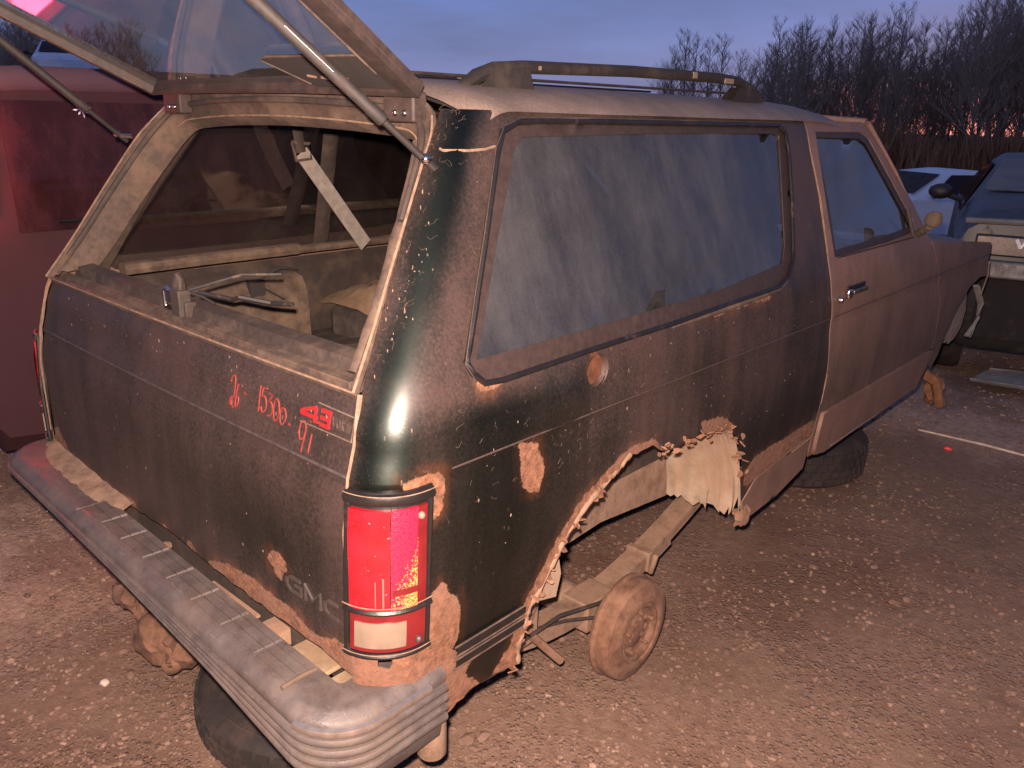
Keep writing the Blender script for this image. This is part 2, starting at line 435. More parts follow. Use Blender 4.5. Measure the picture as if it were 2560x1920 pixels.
c2 = m.mix(m.math('MULTIPLY', shade_mask, 0.70), c, (0.085, 0.046, 0.030))
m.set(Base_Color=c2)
hb = m.math('ADD', m.math('MULTIPLY', st, 0.8), m.math('ADD', n2, m.math('MULTIPLY', n3, 0.5)))
m.l(m.bump(hb, 0.8, 0.012), m.b.inputs['Normal'])
M['gravel_ground'] = m.m
m = NT('pebble')
oi = m.n('ShaderNodeAttribute', attribute_name='tone')
c = m.ramp(oi.outputs['Fac'], [(0.0, (0.10, 0.058, 0.040)), (0.35, (0.20, 0.125, 0.092)), (0.65, (0.28, 0.185, 0.138)), (0.88, (0.36, 0.265, 0.21)), (1.0, (0.52, 0.43, 0.35))])
c = m.mix(m.smap(m.noise(45.0, 5), 0.5, 0.7, 0, 0.55), c, (0.10, 0.055, 0.036))
m.set(Base_Color=c, Roughness=0.85)
m.l(m.bump(m.noise(200.0, 5), 0.3, 0.002), m.b.inputs['Normal'])
M['pebble'] = m.m

# ------------------------------------------------------------------ object helpers
def link_mesh(name, me, parent=None, mat=None):
    o = bpy.data.objects.new(name, me)
    COL.objects.link(o)
    if parent is not None:
        o.parent = parent
    if mat is not None:
        me.materials.append(M[mat])
    return o
def tag(o, label, cat, group=None):
    o['label'] = label; o['category'] = cat
    if group:
        o['group'] = group
    return o
def thing(name, label, cat, loc=(0, 0, 0), group=None):
    o = bpy.data.objects.new(name, None)
    COL.objects.link(o)
    o.location = loc
    o.empty_display_size = 0.1
    return tag(o, label, cat, group)
def kind(o, k):
    o['kind'] = k
    return o

class MB:
    def __init__(self):
        self.v = []; self.f = []
    def add(self, vs, fs):
        b = len(self.v)
        self.v += [tuple(p) for p in vs]
        self.f += [tuple(i + b for i in q) for q in fs]
        return self
    def box(self, lo, hi):
        x0, y0, z0 = lo; x1, y1, z1 = hi
        return self.add([(x0, y0, z0), (x1, y0, z0), (x1, y1, z0), (x0, y1, z0), (x0, y0, z1), (x1, y0, z1), (x1, y1, z1), (x0, y1, z1)],
                        [(0, 3, 2, 1), (4, 5, 6, 7), (0, 1, 5, 4), (1, 2, 6, 5), (2, 3, 7, 6), (3, 0, 4, 7)])
    def tube(self, pts, rad, n=10, caps=True, sq=False, up=None):
        pts = [Vector(p) for p in pts]
        if isinstance(rad, (int, float, tuple)):
            rad = [rad] * len(pts)
        rings = []
        for i, p in enumerate(pts):
            t = (pts[min(i + 1, len(pts) - 1)] - pts[max(i - 1, 0)])
            t = t.normalized() if t.length > 1e-9 else Vector((0, 0, 1))
            ref = Vector(up) if up is not None else (Vector((0, 0, 1)) if abs(t.z) < 0.9 else Vector((1, 0, 0)))
            a = t.cross(ref).normalized(); b = a.cross(t).normalized()
            r = rad[i]
            ra, rb = (r if isinstance(r, tuple) else (r, r))
            rings.append([p + a * ra * cos(2 * pi * (k + 0.5 * sq) / n) * (1.414 if sq else 1) + b * rb * sin(2 * pi * (k + 0.5 * sq) / n) * (1.414 if sq else 1) for k in range(n)])
        vs = [q for rg in rings for q in rg]
        fs = []
        for i in range(len(rings) - 1):
            for k in range(n):
                fs.append((i * n + k, i * n + (k + 1) % n, (i + 1) * n + (k + 1) % n, (i + 1) * n + k))
        if caps:
            fs.append(tuple(range(n - 1, -1, -1)))
            fs.append(tuple((len(rings) - 1) * n + k for k in range(n)))
        return self.add(vs, fs)
    def lathe(self, prof, c, axis='x', n=40):
        c = Vector(c); vs = []; fs = []
        for (r, h) in prof:
            for k in range(n):
                a = 2 * pi * k / n
                d = {'x': Vector((h, r * cos(a), r * sin(a))), 'z': Vector((r * cos(a), r * sin(a), h)), 'y': Vector((r * cos(a), h, r * sin(a)))}[axis]
                vs.append(c + d)
        for i in range(len(prof) - 1):
            for k in range(n):
                fs.append((i * n + k, i * n + (k + 1) % n, (i + 1) * n + (k + 1) % n, (i + 1) * n + k))
        return self.add(vs, fs)
    def loft(self, rows, closed=False):
        n = len(rows[0]); vs = [p for r in rows for p in r]; fs = []
        for i in range(len(rows) - 1):
            for k in range(n if closed else n - 1):
                fs.append((i * n + k, i * n + (k + 1) % n, (i + 1) * n + (k + 1) % n, (i + 1) * n + k))
        return self.add(vs, fs)
    def prism(self, poly, fn, d0, d1):
        """poly (2-D) mapped by fn(a, b, depth) between two depths"""
        n = len(poly)
        vs = [fn(a, b, d0) for a, b in poly] + [fn(a, b, d1) for a, b in poly]
        fs = [tuple(range(n)), tuple(range(2 * n - 1, n - 1, -1))] + [(i, i + n, (i + 1) % n + n, (i + 1) % n) for i in range(n)]
        return self.add(vs, fs)
    def blob(self, c, r, seed=0, amp=0.3, sub=2, scale=2.0):
        bm = bmesh.new(); bmesh.ops.create_icosphere(bm, subdivisions=sub, radius=1.0)
        c = Vector(c)
        r = Vector(r) if not isinstance(r, (int, float)) else Vector((r, r, r))
        vs = []
        for v in bm.verts:
            d = 1 + amp * mn.noise(v.co * scale + Vector((seed * 7.1, seed * 3.3, seed)))
            vs.append(c + Vector((v.co.x * r.x, v.co.y * r.y, v.co.z * r.z)) * d)
        fs = [tuple(v.index for v in f.verts) for f in bm.faces]
        bm.free()
        return self.add(vs, fs)
    def mesh(self, name, smooth=None):
        me = bpy.data.meshes.new(name)
        me.from_pydata(self.v, [], self.f)
        bm = bmesh.new(); bm.from_mesh(me)
        bmesh.ops.recalc_face_normals(bm, faces=bm.faces)
        if smooth is not None:
            lim = radians(smooth)
            for f in bm.faces:
                f.smooth = True
            for e in bm.edges:
                e.smooth = len(e.link_faces) == 2 and e.calc_face_angle(0) < lim
        bm.to_mesh(me); bm.free()
        return me
    def clusters(self, gap=.004):
        n = len(self.v); par = list(range(n))
        def find(a):
            while par[a] != a:
                par[a] = par[par[a]]; a = par[a]
            return a
        for f in self.f:
            for q in f[1:]:
                a, b = find(f[0]), find(q)
                if a != b: par[b] = a
        comp = {}
        for f in self.f: comp.setdefault(find(f[0]), []).append(f)
        cs = list(comp.values())
        if len(cs) == 1 or len(cs) > 60: return [self]
        bbs = []
        for c in cs:
            P = [self.v[i] for f in c for i in f]
            bbs.append([min(p[k] for p in P) - gap for k in range(3)] + [max(p[k] for p in P) + gap for k in range(3)])
        g = list(range(len(cs)))
        for i in range(len(cs)):
            for j in range(i):
                if all(bbs[i][k] <= bbs[j][k + 3] and bbs[j][k] <= bbs[i][k + 3] for k in range(3)):
                    a, b = g[i], g[j]
                    g = [b if q == a else q for q in g]
        out = []
        for k in sorted(set(g)):
            m = MB(); idx = {}
            for c, q in zip(cs, g):
                if q != k: continue
                for f in c:
                    for i in f:
                        if i not in idx:
                            idx[i] = len(m.v); m.v.append(self.v[i])
                    m.f.append(tuple(idx[i] for i in f))
            out.append(m)
        return out
    def build(self, name, mat, parent=None, smooth=40, bevel=0.0, solid=0.0, split=True):
        if split and parent is not None:
            cl = self.clusters()
            if len(cl) > 1:
                r = [m.build(name, mat, parent, smooth, bevel, solid, False) for m in cl]
                return r[0]
        o = link_mesh(name, self.mesh(name, smooth), parent, mat)
        if solid:
            s = o.modifiers.new('thickness', 'SOLIDIFY'); s.thickness = solid; s.offset = -1
        if bevel:
            b = o.modifiers.new('bevel', 'BEVEL'); b.width = bevel; b.segments = 2; b.limit_method = 'ANGLE'; b.angle_limit = radians(40)
        return o

def lerpt(t, tab):
    if t <= tab[0][0]:
        return tab[0][1]
    for (a, va), (b, vb) in zip(tab, tab[1:]):
        if t <= b:
            return va + (vb - va) * (t - a) / (b - a)
    return tab[-1][1]
def smoothtab(tab, lo, hi, step=0.01, rad=2):
    n = int((hi - lo) / step) + 1
    raw = [lerpt(lo + i * step, tab) for i in range(n)]
    for _ in range(rad):
        raw = [raw[0]] + [(raw[i - 1] + 2 * raw[i] + raw[i + 1]) / 4 for i in range(1, n - 1)] + [raw[-1]]
    t2 = [(lo + i * step, raw[i]) for i in range(n)]
    def f(z):
        q = (z - lo) / step
        if q <= 0: return raw[0]
        if q >= n - 1: return raw[-1]
        i = int(q); return raw[i] + (raw[i + 1] - raw[i]) * (q - i)
    return f
# --- body section curves (metres, ground at z = 0; x right, y forward)
_w = smoothtab([(0.30, .752), (.52, .768), (.72, .785), (.90, .789), (1.0, .787), (1.06, .783), (1.12, .775), (1.16, .762), (1.53, .628), (1.58, .605), (1.62, .575)], 0.3, 1.64, 0.01, 6)
_r = smoothtab([(0.30, .03), (.55, .006), (.65, 0.), (.92, .0), (.96, .004), (1.0, .013), (1.045, .028), (1.066, .030), (1.085, .034), (1.13, .053), (1.165, .07), (1.52, .294), (1.60, .365), (1.64, .40)], 0.3, 1.64, 0.005, 4)
CREASE = 0.995
def lip(z):
    # small step of the body crease that runs round the car
    if z < CREASE - 0.012: return 0.0045 * max(0.0, min(1.0, (z - 0.90) / 0.09))
    if z < CREASE: return 0.0045 * (CREASE - z) / 0.012
    return 0.0
def wf(z): return _w(z) - lip(z)
def rf(z): return _r(z) + lip(z)
def rcf(z): return lerpt(z, [(0.9, .09), (1.13, .088), (1.25, .075), (1.5, .055)])
def surf(u, z, d=0.0):
    """point of the body side / corner / rear; u runs along the plan outline, 0 = start of the corner"""
    rc = rcf(z); a = rc * pi / 2; r = rf(z); w = wf(z)
    if u < 0:
        return Vector((w - rc + u, r - d, z))
    if u <= a:
        g = u / rc
        return Vector((w - rc + (rc + d) * sin(g), r + rc - (rc + d) * cos(g), z))
    return Vector((w + d, r + rc + u - a, z))
def uy(y, z): return rcf(z) * pi / 2 + y - rf(z) - rcf(z)
def ux(x, z): return x - (wf(z) - rcf(z))

def in_poly(p, poly):
    x, y = p; c = False; j = len(poly) - 1
    for i in range(len(poly)):
        xi, yi = poly[i]; xj, yj = poly[j]
        if (yi > y) != (yj > y) and x < (xj - xi) * (y - yi) / (yj - yi) + xi:
            c = not c
        j = i
    return c
def seg_d(p, a, b):
    ax, ay = a; bx, by = b; dx, dy = bx - ax, by - ay
    L = dx * dx + dy * dy
    t = 0 if L == 0 else max(0, min(1, ((p[0] - ax) * dx + (p[1] - ay) * dy) / L))
    return math.hypot(p[0] - ax - t * dx, p[1] - ay - t * dy)
def sdf(p, poly):
    d = min(seg_d(p, poly[i], poly[(i + 1) % len(poly)]) for i in range(len(poly)))
    return d if in_poly(p, poly) else -d
def resample(poly, step, jit=0.0, jzones=()):
    out = []
    n = len(poly)
    for i in range(n):
        a = poly[i]; b = poly[(i + 1) % n]
        L = math.hypot(b[0] - a[0], b[1] - a[1]); k = max(1, int(L / step + 0.5))
        nx, ny = (-(b[1] - a[1]) / (L or 1), (b[0] - a[0]) / (L or 1))
        for s in range(k):
            t = s / k
            p = (a[0] + (b[0] - a[0]) * t, a[1] + (b[1] - a[1]) * t)
            if jit:
                q = Vector((p[0] * 40, p[1] * 40, 3.3)); w = mn.noise(q) + 0.6 * mn.noise(q * 2.7)
                if any(z(p) for z in jzones):
                    p = (p[0] + nx * w * jit, p[1] + ny * w * jit)
            out.append(p)
    return out
def panel(name, outline, holes, fn, step, mat, parent, zrows=(), solid=0.004, rust=(), bump=None, jit=0.0, jzones=(), mirror=False, smooth=35):
    """a sheet cut to a 2-D outline with holes and laid on the surface fn(a, b)"""
    loops = [resample(outline, step, jit, jzones)] + [resample(h, step * 0.7, jit, jzones) for h in holes]
    vs = []; es = []
    for lp in loops:
        b = len(vs); vs += lp; es += [(b + i, b + (i + 1) % len(lp)) for i in range(len(lp))]
    xs = [p[0] for p in loops[0]]; ys = [p[1] for p in loops[0]]
    rows = []
    y = min(ys) + step
    while y < max(ys):
        rows.append(y); y += step
    rows = [r for r in rows if all(abs(r - z) > step * 0.45 for z in zrows)] + [z for z in zrows if min(ys) < z < max(ys)]
    bsamp = [p for lp in loops for p in lp]
    cell = {}
    for p in bsamp:
        cell.setdefault((int(p[0] // step), int(p[1] // step)), []).append(p)
    for r in rows:
        x = min(xs) + step
        while x < max(xs):
            ci, cj = int(x // step), int(r // step)
            near = any(math.hypot(q[0] - x, q[1] - r) < step * 0.45 for i in (-1, 0, 1) for j in (-1, 0, 1) for q in cell.get((ci + i, cj + j), ()))
            if not near and in_poly((x, r), loops[0]) and not any(in_poly((x, r), h) for h in loops[1:]):
                vs.append((x, r))
            x += step
    res = delaunay_2d_cdt([Vector(p) for p in vs], es, [], 0, 1e-6)
    V2, F2 = res[0], res[2]
    faces = []
    for f in F2:
        c = (sum(V2[i].x for i in f) / len(f), sum(V2[i].y for i in f) / len(f))
        if in_poly(c, loops[0]) and not any(in_poly(c, h) for h in loops[1:]):
            faces.append(tuple(f))
    P = []
    for v in V2:
        p = fn(v.x, v.y)
        if bump is not None:
            p = p + bump(v.x, v.y)
        if mirror:
            p = Vector((-p.x, p.y, p.z))
        P.append(p)
    me = bpy.data.meshes.new(name)
    me.from_pydata([tuple(p) for p in P], [], faces)
    at = me.attributes.new('rust', 'FLOAT', 'POINT')
    if rust:
        vals = []
        for v in V2:
            vals.append(0.06 + max(max(-0.06, sdf((v.x, v.y), q)) for q in rust))
        at.data.foreach_set('value', vals)
    else:
        at.data.foreach_set('value', [0.0] * len(V2))
    a2 = me.attributes.new('thin_dust', 'FLOAT', 'POINT')  # dust film thinner at the corner, rear flank and lower door
    a2.data.foreach_set('value', [(min(1.0, math.exp(-(((v.x - .060) / .045) ** 2)) + .82 * math.exp(-((v.x - .34) / .30) ** 2) * max(0.0, min(1.0, (1.13 - v.y) / .06)) + (.50 * math.exp(-((v.y - .70) / .17) ** 2) if v.x > 1.1 else 0.0)) if fn is surf else .65 * math.exp(-((v.x - .42) / .34) ** 2 - ((v.y - .80) / .12) ** 2)) for v in V2])
    bm = bmesh.new(); bm.from_mesh(me)
    bmesh.ops.recalc_face_normals(bm, faces=bm.faces)
    # sheets face away from the middle of the car
    cen = Vector((0, 1.6, 1.0)); s = sum((f.normal.dot(f.calc_center_median() - cen)) * f.calc_area() for f in bm.faces)
    if s < 0:
        bmesh.ops.reverse_faces(bm, faces=bm.faces)
    lim = radians(smooth)
    for f in bm.faces: f.smooth = True
    for e in bm.edges:
        e.smooth = len(e.link_faces) == 2 and e.calc_face_angle(0) < lim
    bm.to_mesh(me); bm.free()
    o = link_mesh(name, me, parent, mat)
    if solid:
        sm = o.modifiers.new('thickness', 'SOLIDIFY'); sm.thickness = solid; sm.offset = -1
    return o

# ================================================================== ground
def gz(x, y):
    """yard falls away gently beyond the wreck"""
    d = max(0.0, (y - 4.0))
    h = -0.05 * min(d, 13.0) - 0.004 * max(0.0, min(d - 13.0, 60.0))
    e = math.hypot((x + 25.4) / 16.0, (y - 9.5) / 14.0)       # low bank at the far left of the yard
    return h + 2.15 * max(0.0, min(1.0, (1.0 - e) / .45)) ** 1.5 * (1 if x < -8 else 0)
mb = MB()
xs = [-260, -140, -70] + [-46 + 3 * i for i in range(13)] + [-8.5] + [-6 + 0.25 * i for i in range(49)] + [10, 18, 35, 70, 140, 260]
ys = [-260, -140, -70, -35, -15, -9, -6] + [-3 + 0.25 * i for i in range(57)] + [13, 15, 17, 19, 22, 25, 28, 35, 70, 140, 300]
rows = []
for y in ys:
    row = []
    for x in xs:
        near = max(0.0, 1 - max(abs(x) / 7, abs(y - 3) / 8))
        h = near * (0.012 * mn.noise(Vector((x * 1.1, y * 1.1, 0))) + 0.008 * mn.noise(Vector((x * 3.1, y * 3.1, 5))))
        row.append((x, y, gz(x, y) + h))
    rows.append(row)
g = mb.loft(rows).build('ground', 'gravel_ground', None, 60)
kind(g, 'structure')

# ================================================================== the wrecked car
car = thing('wrecked_car', 'rusty dark green two-door off-road car with no wheels and its rear glass raised', 'car')
A = pi / 2
def Q(*yz):
    return [(uy(y, z), z) for y, z in yz]
# ---- rear quarter with side window opening and eaten-away wheel arch
q_rear = [(ux(.700, .60), .60), (ux(.700, .80), .80), (ux(.699, 1.0), 1.0), (ux(.699, 1.055), 1.055), (ux(.690, 1.12), 1.12), (ux(.683, 1.14), 1.14), (ux(.655, 1.24), 1.24), (ux(.625, 1.36), 1.36), (ux(.588, 1.50), 1.50), (ux(.570, 1.55), 1.55), (ux(.545, 1.602), 1.602)]
q_top = Q((.60, 1.602), (1.2, 1.602), (1.90, 1.602))
q_seam = Q((1.873, 1.50), (1.872, 1.38), (1.845, 1.20), (1.838, 1.146), (1.858, 1.0), (1.889, .82), (1.878, .65), (1.874, .56), (1.84, .49))
q_arch = Q((1.66, .435), (1.43, .42), (1.385, .50), (1.372, .60), (1.335, .687), (1.275, .754), (1.21, .79), (1.163, .797), (1.10, .812), (1.006, .819), (.93, .812), (.885, .822), (.833, .853), (.737, .852), (.665, .818), (.585, .781), (.527, .739), (.490, .702), (.453, .639), (.404, .586), (.412, .55), (.372, .514), (.395, .46))
q_low = Q((.32, .472), (.242, .474), (.16, .472), (.115, .50)) + [(ux(.755, .545), .545), (ux(.70, .555), .555)]
q_out = q_rear + q_top + q_seam + q_arch + q_low
win_out = Q((.236, 1.150), (.262, 1.128), (.31, 1.124), (.60, 1.130), (.90, 1.133), (1.47, 1.145), (1.54, 1.165), (1.60, 1.215), (1.625, 1.27), (1.67, 1.375), (1.715, 1.51), (1.728, 1.565), (1.70, 1.588), (1.20, 1.588), (.60, 1.588), (.52, 1.584), (.465, 1.565), (.435, 1.53), (.345, 1.375), (.226, 1.174))
def circ(y, z, r, n=14, e=1.0):
    return [(uy(y + r * cos(2 * pi * k / n) , z + e * r * sin(2 * pi * k / n)), z + e * r * sin(2 * pi * k / n)) for k in range(n)]
filler = circ(.60, 1.085, .036)
rusthole = [(ux(.752, .66) + .004, .672), (ux(.752, .66) + .018, .668), (ux(.752, .66) + .030, .650), (ux(.752, .66) + .024, .634), (ux(.752, .66) + .006, .640)]
R_corner = [(ux(.66, .55), .50), (ux(.70, .66), .668), (.0, .668), (.06, .664), (uy(.10, .67), .675), (uy(.112, .72), .74), (uy(.125, .767), .772), (uy(.150, .77), .775), (uy(.180, .737), .737), (uy(.198, .696), .696), (uy(.196, .634), .634), (uy(.178, .605), .605), (uy(.25, .56), .565), (uy(.22, .52), .52), (uy(.30, .47), .455), (uy(.1, .45), .44)]
R_2 = Q((.062, 1.000), (.10, 1.008), (.156, .992), (.148, .952), (.146, .925), (.120, .913), (.104, .93), (.104, .975), (.068, .982))
R_1 = Q((.352, .990), (.410, .978), (.428, .918), (.413, .873), (.372, .882), (.355, .923))
arch_line = Q((.30, .46), (.36, .53), (.376, .59), (.42, .645), (.46, .712), (.50, .752), (.56, .800), (.64, .838), (.70, .866), (.75, .872), (.84, .866))
arch_in = Q((.90, .80), (.70, .70), (.55, .60), (.50, .40), (.3, .40))
R_arch = arch_line + arch_in
R_rock = Q((1.38, .60), (1.43, .640), (1.60, .642), (1.87, .646), (1.87, .572), (1.62, .553), (1.40, .548))
R_rock2 = Q((1.06, .85), (1.18, .835), (1.24, .80), (1.26, .72), (1.10, .78))
R_win = Q((.24, 1.118), (.29, 1.112), (.32, 1.128), (.25, 1.14))
R_win2 = Q((.95, 1.136), (1.15, 1.138), (1.30, 1.142), (1.42, 1.150), (1.42, 1.120), (1.3, 1.128), (1.1, 1.122))
R_fill = circ(.605, 1.083, .046, 12)
def qdent(u, z):
    y = u - (rcf(z) * A - rf(z) - rcf(z))
    d = 0.0
    for cy, cz, s, h in ((.50, 1.052, .050, .014), (.60, 1.085, .07, -.006), (1.10, 1.02, .12, -.004)):
        d += h * math.exp(-(((y - cy) / (s * 1.5)) ** 2 + ((z - cz) / s) ** 2))
    d += 0.0018 * mn.noise(Vector((u * 6, z * 6, 1.0))) + .0007 * mn.noise(Vector((u * 22, z * 22, 4.0)))
    # rusted skin is blistered and buckled
    rr = max(sdf((u, z), R_corner), sdf((u, z), R_arch)) if z < .9 else -1
    if rr > 0:
        d += min(rr * .1, .004) * (0.4 + mn.noise(Vector((u * 45, z * 45, 9.0)))) * 1.3
    return Vector((d, 0, 0)) if u > 0.07 else Vector((0, -d, 0))
jz = (lambda p: p[1] < .87 and p[0] < uy(1.5, p[1]),)
panel('quarter_panel', q_out, [win_out, filler, rusthole], surf, 0.0135, 'green_paint', car, (.983, .995, 1.0), 0.0035,
      (R_corner, R_2, R_1, R_arch, R_rock, R_rock2, R_win, R_win2), qdent, 0.005, jz)
panel('quarter_panel', q_out, [win_out], surf, 0.03, 'green_paint_dusty', car, (.983, .995), 0.0035, (R_corner,), None, 0, (), True)

# ---- tailgate below the glass
def tg(x, z, d=0.0):
    bow = 0.006 * (abs(x) / .7) ** 2
    return Vector((x, rf(z) + bow - d, z))
tg_out = [(-.694, .63), (-.60, .632), (-.42, .630), (-.30, .628), (-.10, .634), (-.02, .640), (.10, .634), (.20, .624), (.30, .619), (.44, .612), (.60, .612), (.66, .600), (.694, .598), (.694, 1.0), (.693, 1.06), (.684, 1.132), (-.684, 1.132), (-.693, 1.06), (-.694, 1.0)]
T_low = [(.165, .60), (.190, .640), (.235, .650), (.29, .664), (.355, .669), (.42, .660), (.455, .659), (.512, .659), (.55, .644), (.59, .638), (.63, .648), (.70, .668), (.72, .58), (.3, .58)]
T_a = [(-.04, .62), (-.035, .648), (-.012, .650), (.006, .632)]
T_b = [(.085, .62), (.088, .648), (.115, .654), (.128, .636), (.13, .61)]
T_c = [(.437, .752), (.452, .768), (.480, .768), (.497, .757), (.496, .735), (.480, .722), (.474, .708), (.456, .712), (.452, .728), (.436, .731)]
T_d = [(-.70, .60), (-.70, .70), (-.66, .715), (-.60, .66), (-.45, .646), (-.30, .642), (-.18, .652), (-.16, .60)]
def tdent(x, z):
    d = .0014 * mn.noise(Vector((x * 5, z * 5, 2.0)))
    d += .007 * math.exp(-((x + .01) / .05) ** 2 - ((z - 1.09) / .02) ** 2)
    return Vector((0, d, 0))
panel('tailgate', tg_out, [], tg, 0.016, 'green_paint', car, (.983, .995, 1.0), 0.004, (T_low, T_a, T_b, T_c, T_d), tdent, 0.005, (lambda p: p[1] < .645,))
# dried mud along the seam between tailgate and corner
mb = MB()
for s in (1, -1):
    pts = [(s * .697, rf(z) - .002, z) for z in (.70, .80, .90, 1.0, 1.055)] + [(s * .690, rf(1.11) - .002, 1.11), (s * .684, rf(1.135) - .003, 1.137)]
    mb.tube(pts, [.0016, .002, .0022, .0028, .003, .005, .005], 6)
mb.build('seam_dirt', 'tan_edge', car)

mb = MB(); mb.tube([tg(x, .994, -.0015) for x in [-.692 + 1.384 * k / 40 for k in range(41)]], (.0045, .0045), 6, up=(0, 0, 1)); mb.build('tailgate_crease', 'crease_highlight', car)  # pale bead painted as the highlight along the tailgate crease
# ---- frame round the rear opening
def lerpv(a, b, t): return a + (b - a) * t
outer = [(-.683, .046, 1.138), (-.655, .118, 1.24), (-.625, .196, 1.36), (-.588, .290, 1.50), (-.560, .340, 1.56), (-.515, .372, 1.605), (-.44, .380, 1.622), (-.25, .372, 1.634), (0, .368, 1.638),
         (.25, .372, 1.634), (.44, .380, 1.622), (.515, .372, 1.605), (.560, .340, 1.56), (.588, .290, 1.50), (.625, .196, 1.36), (.655, .118, 1.24), (.683, .046, 1.138)]
inner = [(-.622, .098, 1.165), (-.603, .165, 1.25), (-.572, .245, 1.37), (-.530, .320, 1.48), (-.505, .348, 1.525), (-.465, .366, 1.556), (-.40, .372, 1.566), (-.22, .366, 1.576), (0, .362, 1.580),
         (.22, .366, 1.576), (.40, .372, 1.566), (.465, .366, 1.556), (.505, .348, 1.525), (.530, .320, 1.48), (.572, .245, 1.37), (.603, .165, 1.25), (.622, .098, 1.165)]
outer = [Vector(p) for p in outer]; inner = [Vector(p) for p in inner]
def densify(pts, k=4):
    out = []
    for i in range(len(pts) - 1):
        for s in range(k):
            t = s / k
            p0 = pts[max(i - 1, 0)]; p1 = pts[i]; p2 = pts[i + 1]; p3 = pts[min(i + 2, len(pts) - 1)]
            out.append(0.5 * ((2 * p1) + (p2 - p0) * t + (2 * p0 - 5 * p1 + 4 * p2 - p3) * t * t + (3 * p1 - p0 - 3 * p2 + p3) * t ** 3))
    out.append(pts[-1])
    return out
outer = densify(outer); inner = densify(inner)
ondir = Vector((0, -0.85, 0.5)).normalized()
prof = [(0.0, -.004), (0.0, .006), (.10, .007), (.20, .001), (.40, -.002), (.44, .008), (.62, .009), (.68, -.003), (.90, -.006), (1.0, -.010), (1.02, -.045)]
rows = [[lerpv(o, i, t) + ondir * h for o, i in zip(outer, inner)] for t, h in prof]
MB().loft(rows).build('opening_frame', 'dusty_trim', car, 50)
# rubber weatherstrip, torn loose near the bottom right
rw = random.Random(3)
pts = [lerpv(o, i, .53) + ondir * .014 for o, i in zip(outer, inner)]
mb = MB()
mb.tube([p + Vector((0, 0, 0)) for p in pts[2:-9]], .0075, 8)
mb.build('weatherstrip', 'dusty_trim_dark', car)
mb = MB()
pts = [lerpv(o, i, .70) + ondir * (.012 + .004 * mn.noise(o * 30)) + Vector((.004 * mn.noise(o * 55), 0, 0)) for o, i in zip(outer, inner)]
mb.tube(pts[-17:], [(.013 + .004 * mn.noise(p * 40), .006) for p in pts[-17:]], 8)
mb.build('torn_seal', 'dusty_trim', car)
# pale edge where the pillar flange is bare
mb = MB()
mb.tube([lerpv(o, i, .02) + ondir * .008 for o, i in zip(outer, inner)][-19:], .0026, 6)
mb.tube([i + ondir * -.003 for o, i in zip(outer, inner)][18:-18], .0022, 6)
mb.tube([lerpv(o, i, .03) + ondir * .008 for o, i in zip(outer, inner)][:16], .0025, 6)
mb.build('bare_edge', 'tan_edge', car)
# sill across the top of the tailgate: several stepped flanges
xx = [-.68 + 1.36 * k / 24 for k in range(25)]
def sillrow(y, z, cut=0.0): return [(x * (1 - cut), y + .006 * (x / .68) ** 2, z) for x in xx]
MB().loft([sillrow(.046, 1.128), sillrow(.043, 1.136), sillrow(.055, 1.141), sillrow(.062, 1.134), sillrow(.070, 1.134), sillrow(.074, 1.146, .02), sillrow(.088, 1.149, .03), sillrow(.092, 1.139, .03)]).build('tailgate_flange', 'dusty_trim', car, 30)
MB().loft([sillrow(.090, 1.138, .05), sillrow(.096, 1.150, .06), sillrow(.101, 1.170, .08), sillrow(.135, 1.176, .09), sillrow(.142, 1.160, .09), sillrow(.146, .98, .09)]).build('tailgate_inner_trim', 'dusty_trim_dark', car, 30)
MB().tube([(x, .0415 + .006 * (x / .68) ** 2, 1.1385) for x in xx], .0026, 6).build('flange_edge', 'tan_edge', car)
mb = MB().box((.36, .053, 1.138), (.655, .073, 1.152)); mb.build('flange_plate', 'dusty_trim', car, bevel=.002)
# latch on the sill
mb = MB(); mb.box((-.085, .085, 1.150), (-.030, .135, 1.158)); mb.tube([(-.082, .088, 1.155), (-.082, .088, 1.192), (-.070, .09, 1.200), (-.034, .09, 1.196), (-.030, .09, 1.155)], .0055, 8)
mb.box((-.080, .086, 1.168), (-.036, .094, 1.194))
mb.build('latch_striker', 'bright_metal', car)
mb = MB(); mb.box((-.028, .075, 1.14), (.012, .105, 1.205)); mb.box((.016, .082, 1.14), (.026, .11, 1.18)); mb.blob((-.01, .09, 1.215), (.016, .014, .03), 3, .5)
mb.build('latch_body', 'dusty_trim_dark', car, bevel=.003)
mb = MB()
mb.tube([(.0, .10, 1.20), (.03, .14, 1.215), (.07, .20, 1.235), (.12, .27, 1.235)], .004, 6); mb.tube([(.0, .10, 1.20), (.04, .12, 1.19), (.07, .13, 1.178)], .004, 6)
mb.tube([(-.06, .16, 1.18), (.02, .2, 1.17), (.07, .19, 1.185), (.12, .24, 1.172), (.19, .25, 1.18)], .006, 6)
mb.build('torn_wiring', 'wire_black', car)

